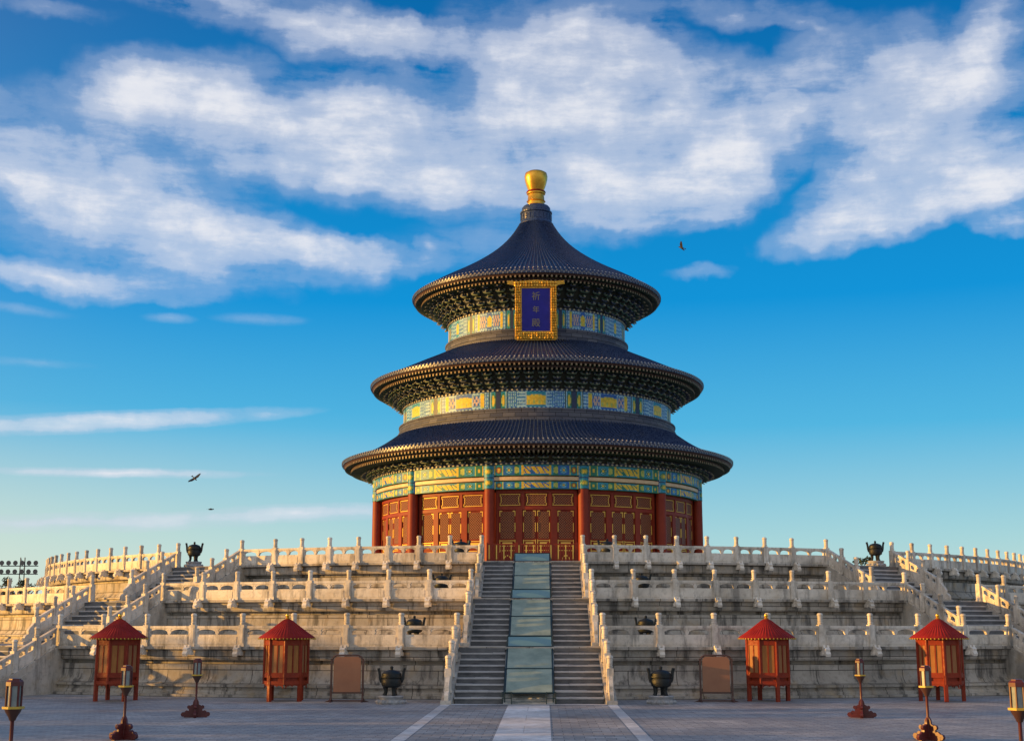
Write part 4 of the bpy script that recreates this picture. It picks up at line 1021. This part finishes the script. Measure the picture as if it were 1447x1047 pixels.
# ---------------------------------------------------------------- birds
def bird(loc, rot, up, label, s=1.0):
    b = MB()
    b.ball((0, 0, 0), (.30*s, .085*s, .09*s), 8, 6); b.ball((.30*s, 0, .03*s), (.08*s, .06*s, .06*s), 6, 4)
    t = thing('bird', label, 'bird', loc, 0, 'birds in flight', b.mesh('bird', [M['feather']]))
    for sd_ in (-1, 1):
        w_ = MB(); P = lambda u, v, h=0: (v*s, sd_*u*s, (up*u+h)*s)
        w_.prism([(.05, .14), (.35, .20), (.75, .05), (.62, -.08), (.30, -.12), (.05, -.14)], -.008*s, .008*s, lambda a, c, q: (c*s, sd_*a*s, up*a*s+q)); link('wing', w_.mesh('wing', [M['feather']]), t)
    w_ = MB(); w_.prism([(-.28, .03), (-.50, .10), (-.50, -.10), (-.28, -.03)], -.006*s, .006*s, lambda a, c, q: (a*s, c*s, q)); link('tail', w_.mesh('tail', [M['feather']]), t)
    t.rotation_euler = rot
bird((9.14, -20, 25.7), (.5, -.4, 2.6), .35, 'dark bird flying high in the blue to the right of the hall roof', .62)
bird((-20.35, -20, 11.55), (.8, .6, -.6), .2, 'dark bird banking low left, the higher of the two birds at left', .62)
bird((-19.3, -20, 9.70), (0.05, 0, .2), .12, 'dark bird gliding level low left, the lower of the two birds at left', .50)

# ---------------------------------------------------------------- floodlight mast and far trees
mx, my = -84.5, 120.0
t = thing('floodlight_mast', 'steel floodlight mast with two rows of lamps far beyond the left end of the terrace', 'light mast', (mx, my, 0))
b = MB()
for sx in (-.5, .5):
    b.tube([(sx, 0, 0), (sx*.7, 0, 14.5)], .09, 6)
for i in range(9): z = 1+i*1.5; b.tube([((-.5 if i % 2 else .5)*.9, 0, z), ((.5 if i % 2 else -.5)*.85, 0, z+1.5)], .04, 5)
b.box(-3.6, 2.6, -.06, .06, 13.05, 13.2); b.box(-3.6, 2.6, -.06, .06, 11.75, 11.9)
link('tower', b.mesh('mast_tower', [M['steel']]), t)
fl = MB(); fl.tube([(0, -.25, 0), (0, .05, 0)], [.40, .30], 10, 0); fl.box(-.04, .04, -.1, .02, -.5, -.2)
flm = fl.mesh('floodlight', [M['flood']])
for zz in (13.6, 12.2):
    for i in range(6): link('floodlight', flm, t, (-3.3+i*1.12, -.1, zz))
def tree(x, y, h, r, seed, label, dark=False, lean=0):
    rd = random.Random(seed); t = thing('tree', label, 'tree', (x, y, 0), 0, 'trees beyond the terrace')
    b = MB(); b.tube([(0, 0, 0), (.1, 0, h*.3), (lean*.3, .1, h*.55), (lean*.6, 0, h*.85)], [.28, .22, .15, .05], 8)
    for i in range(7):
        a = rd.uniform(0, 2*pi); z = h*rd.uniform(.35, .7); b.tube([(lean*.3, 0, z), (cos(a)*r*.45, sin(a)*r*.45, z+h*.12), (cos(a)*r*.75, sin(a)*r*.75, z+h*.2)], [.10, .06, .02], 6)
    link('trunk', b.mesh('trunk', [M['bark']]), t)
    b = MB(); cl = [(rd.gauss(0, r*.42), rd.gauss(0, r*.42), h*.66+rd.gauss(0, h*.13)) for _ in range(26)]
    for c in cl:
        cr = r*rd.uniform(.20, .42)
        for _ in range(90):
            v = Vector((rd.gauss(0, 1), rd.gauss(0, 1), rd.gauss(0, 1))).normalized()*cr*rd.uniform(.5, 1.05)
            p = Vector(c)+Vector((v.x, v.y, v.z*.75)); q = Vector((rd.gauss(0, 1), rd.gauss(0, 1), rd.gauss(0, 1))).normalized(); u = q.orthogonal().normalized(); w_ = q.cross(u); s = rd.uniform(.10, .22)
            b.face([tuple(p-u*s*1.5), tuple(p-w_*s*.6), tuple(p+u*s*1.5), tuple(p+w_*s*.6)], 0)
    link('crown', b.mesh('crown', [M['leaf2'] if dark else M['leaf']]), t)
tree(-85.5, 118, 10.6, 3.0, 1, 'dark tree top showing at the foot of the floodlight mast', True)
tree(-80.6, 112, 10.9, 3.0, 2, 'dark bushy tree showing over the left rail, right of the floodlight mast', True)
tree(-76.5, 116, 11.3, 2.6, 3, 'small dark tree farthest right of those beside the floodlight mast', True)
tree(49.6, 110, 13.9, 2.6, 5, 'tree top peeping over the right side stair between two balustrades')

for i, (x, y, h) in enumerate(((-56, -52.5, 7.4), (-58, -57.5, 7.0), (-55, -63, 7.8), (-57, -69, 7.2), (-56, -76, 7.6), (-58, -84, 8.0))):  # unseen row of trees added to shade the court and lower walls
    tree(x, y, h, 3.0, 20+i, 'unseen leafy tree added left of the court to shade it, %s of its row' % ('first', 'second', 'third', 'fourth', 'fifth', 'sixth')[i])
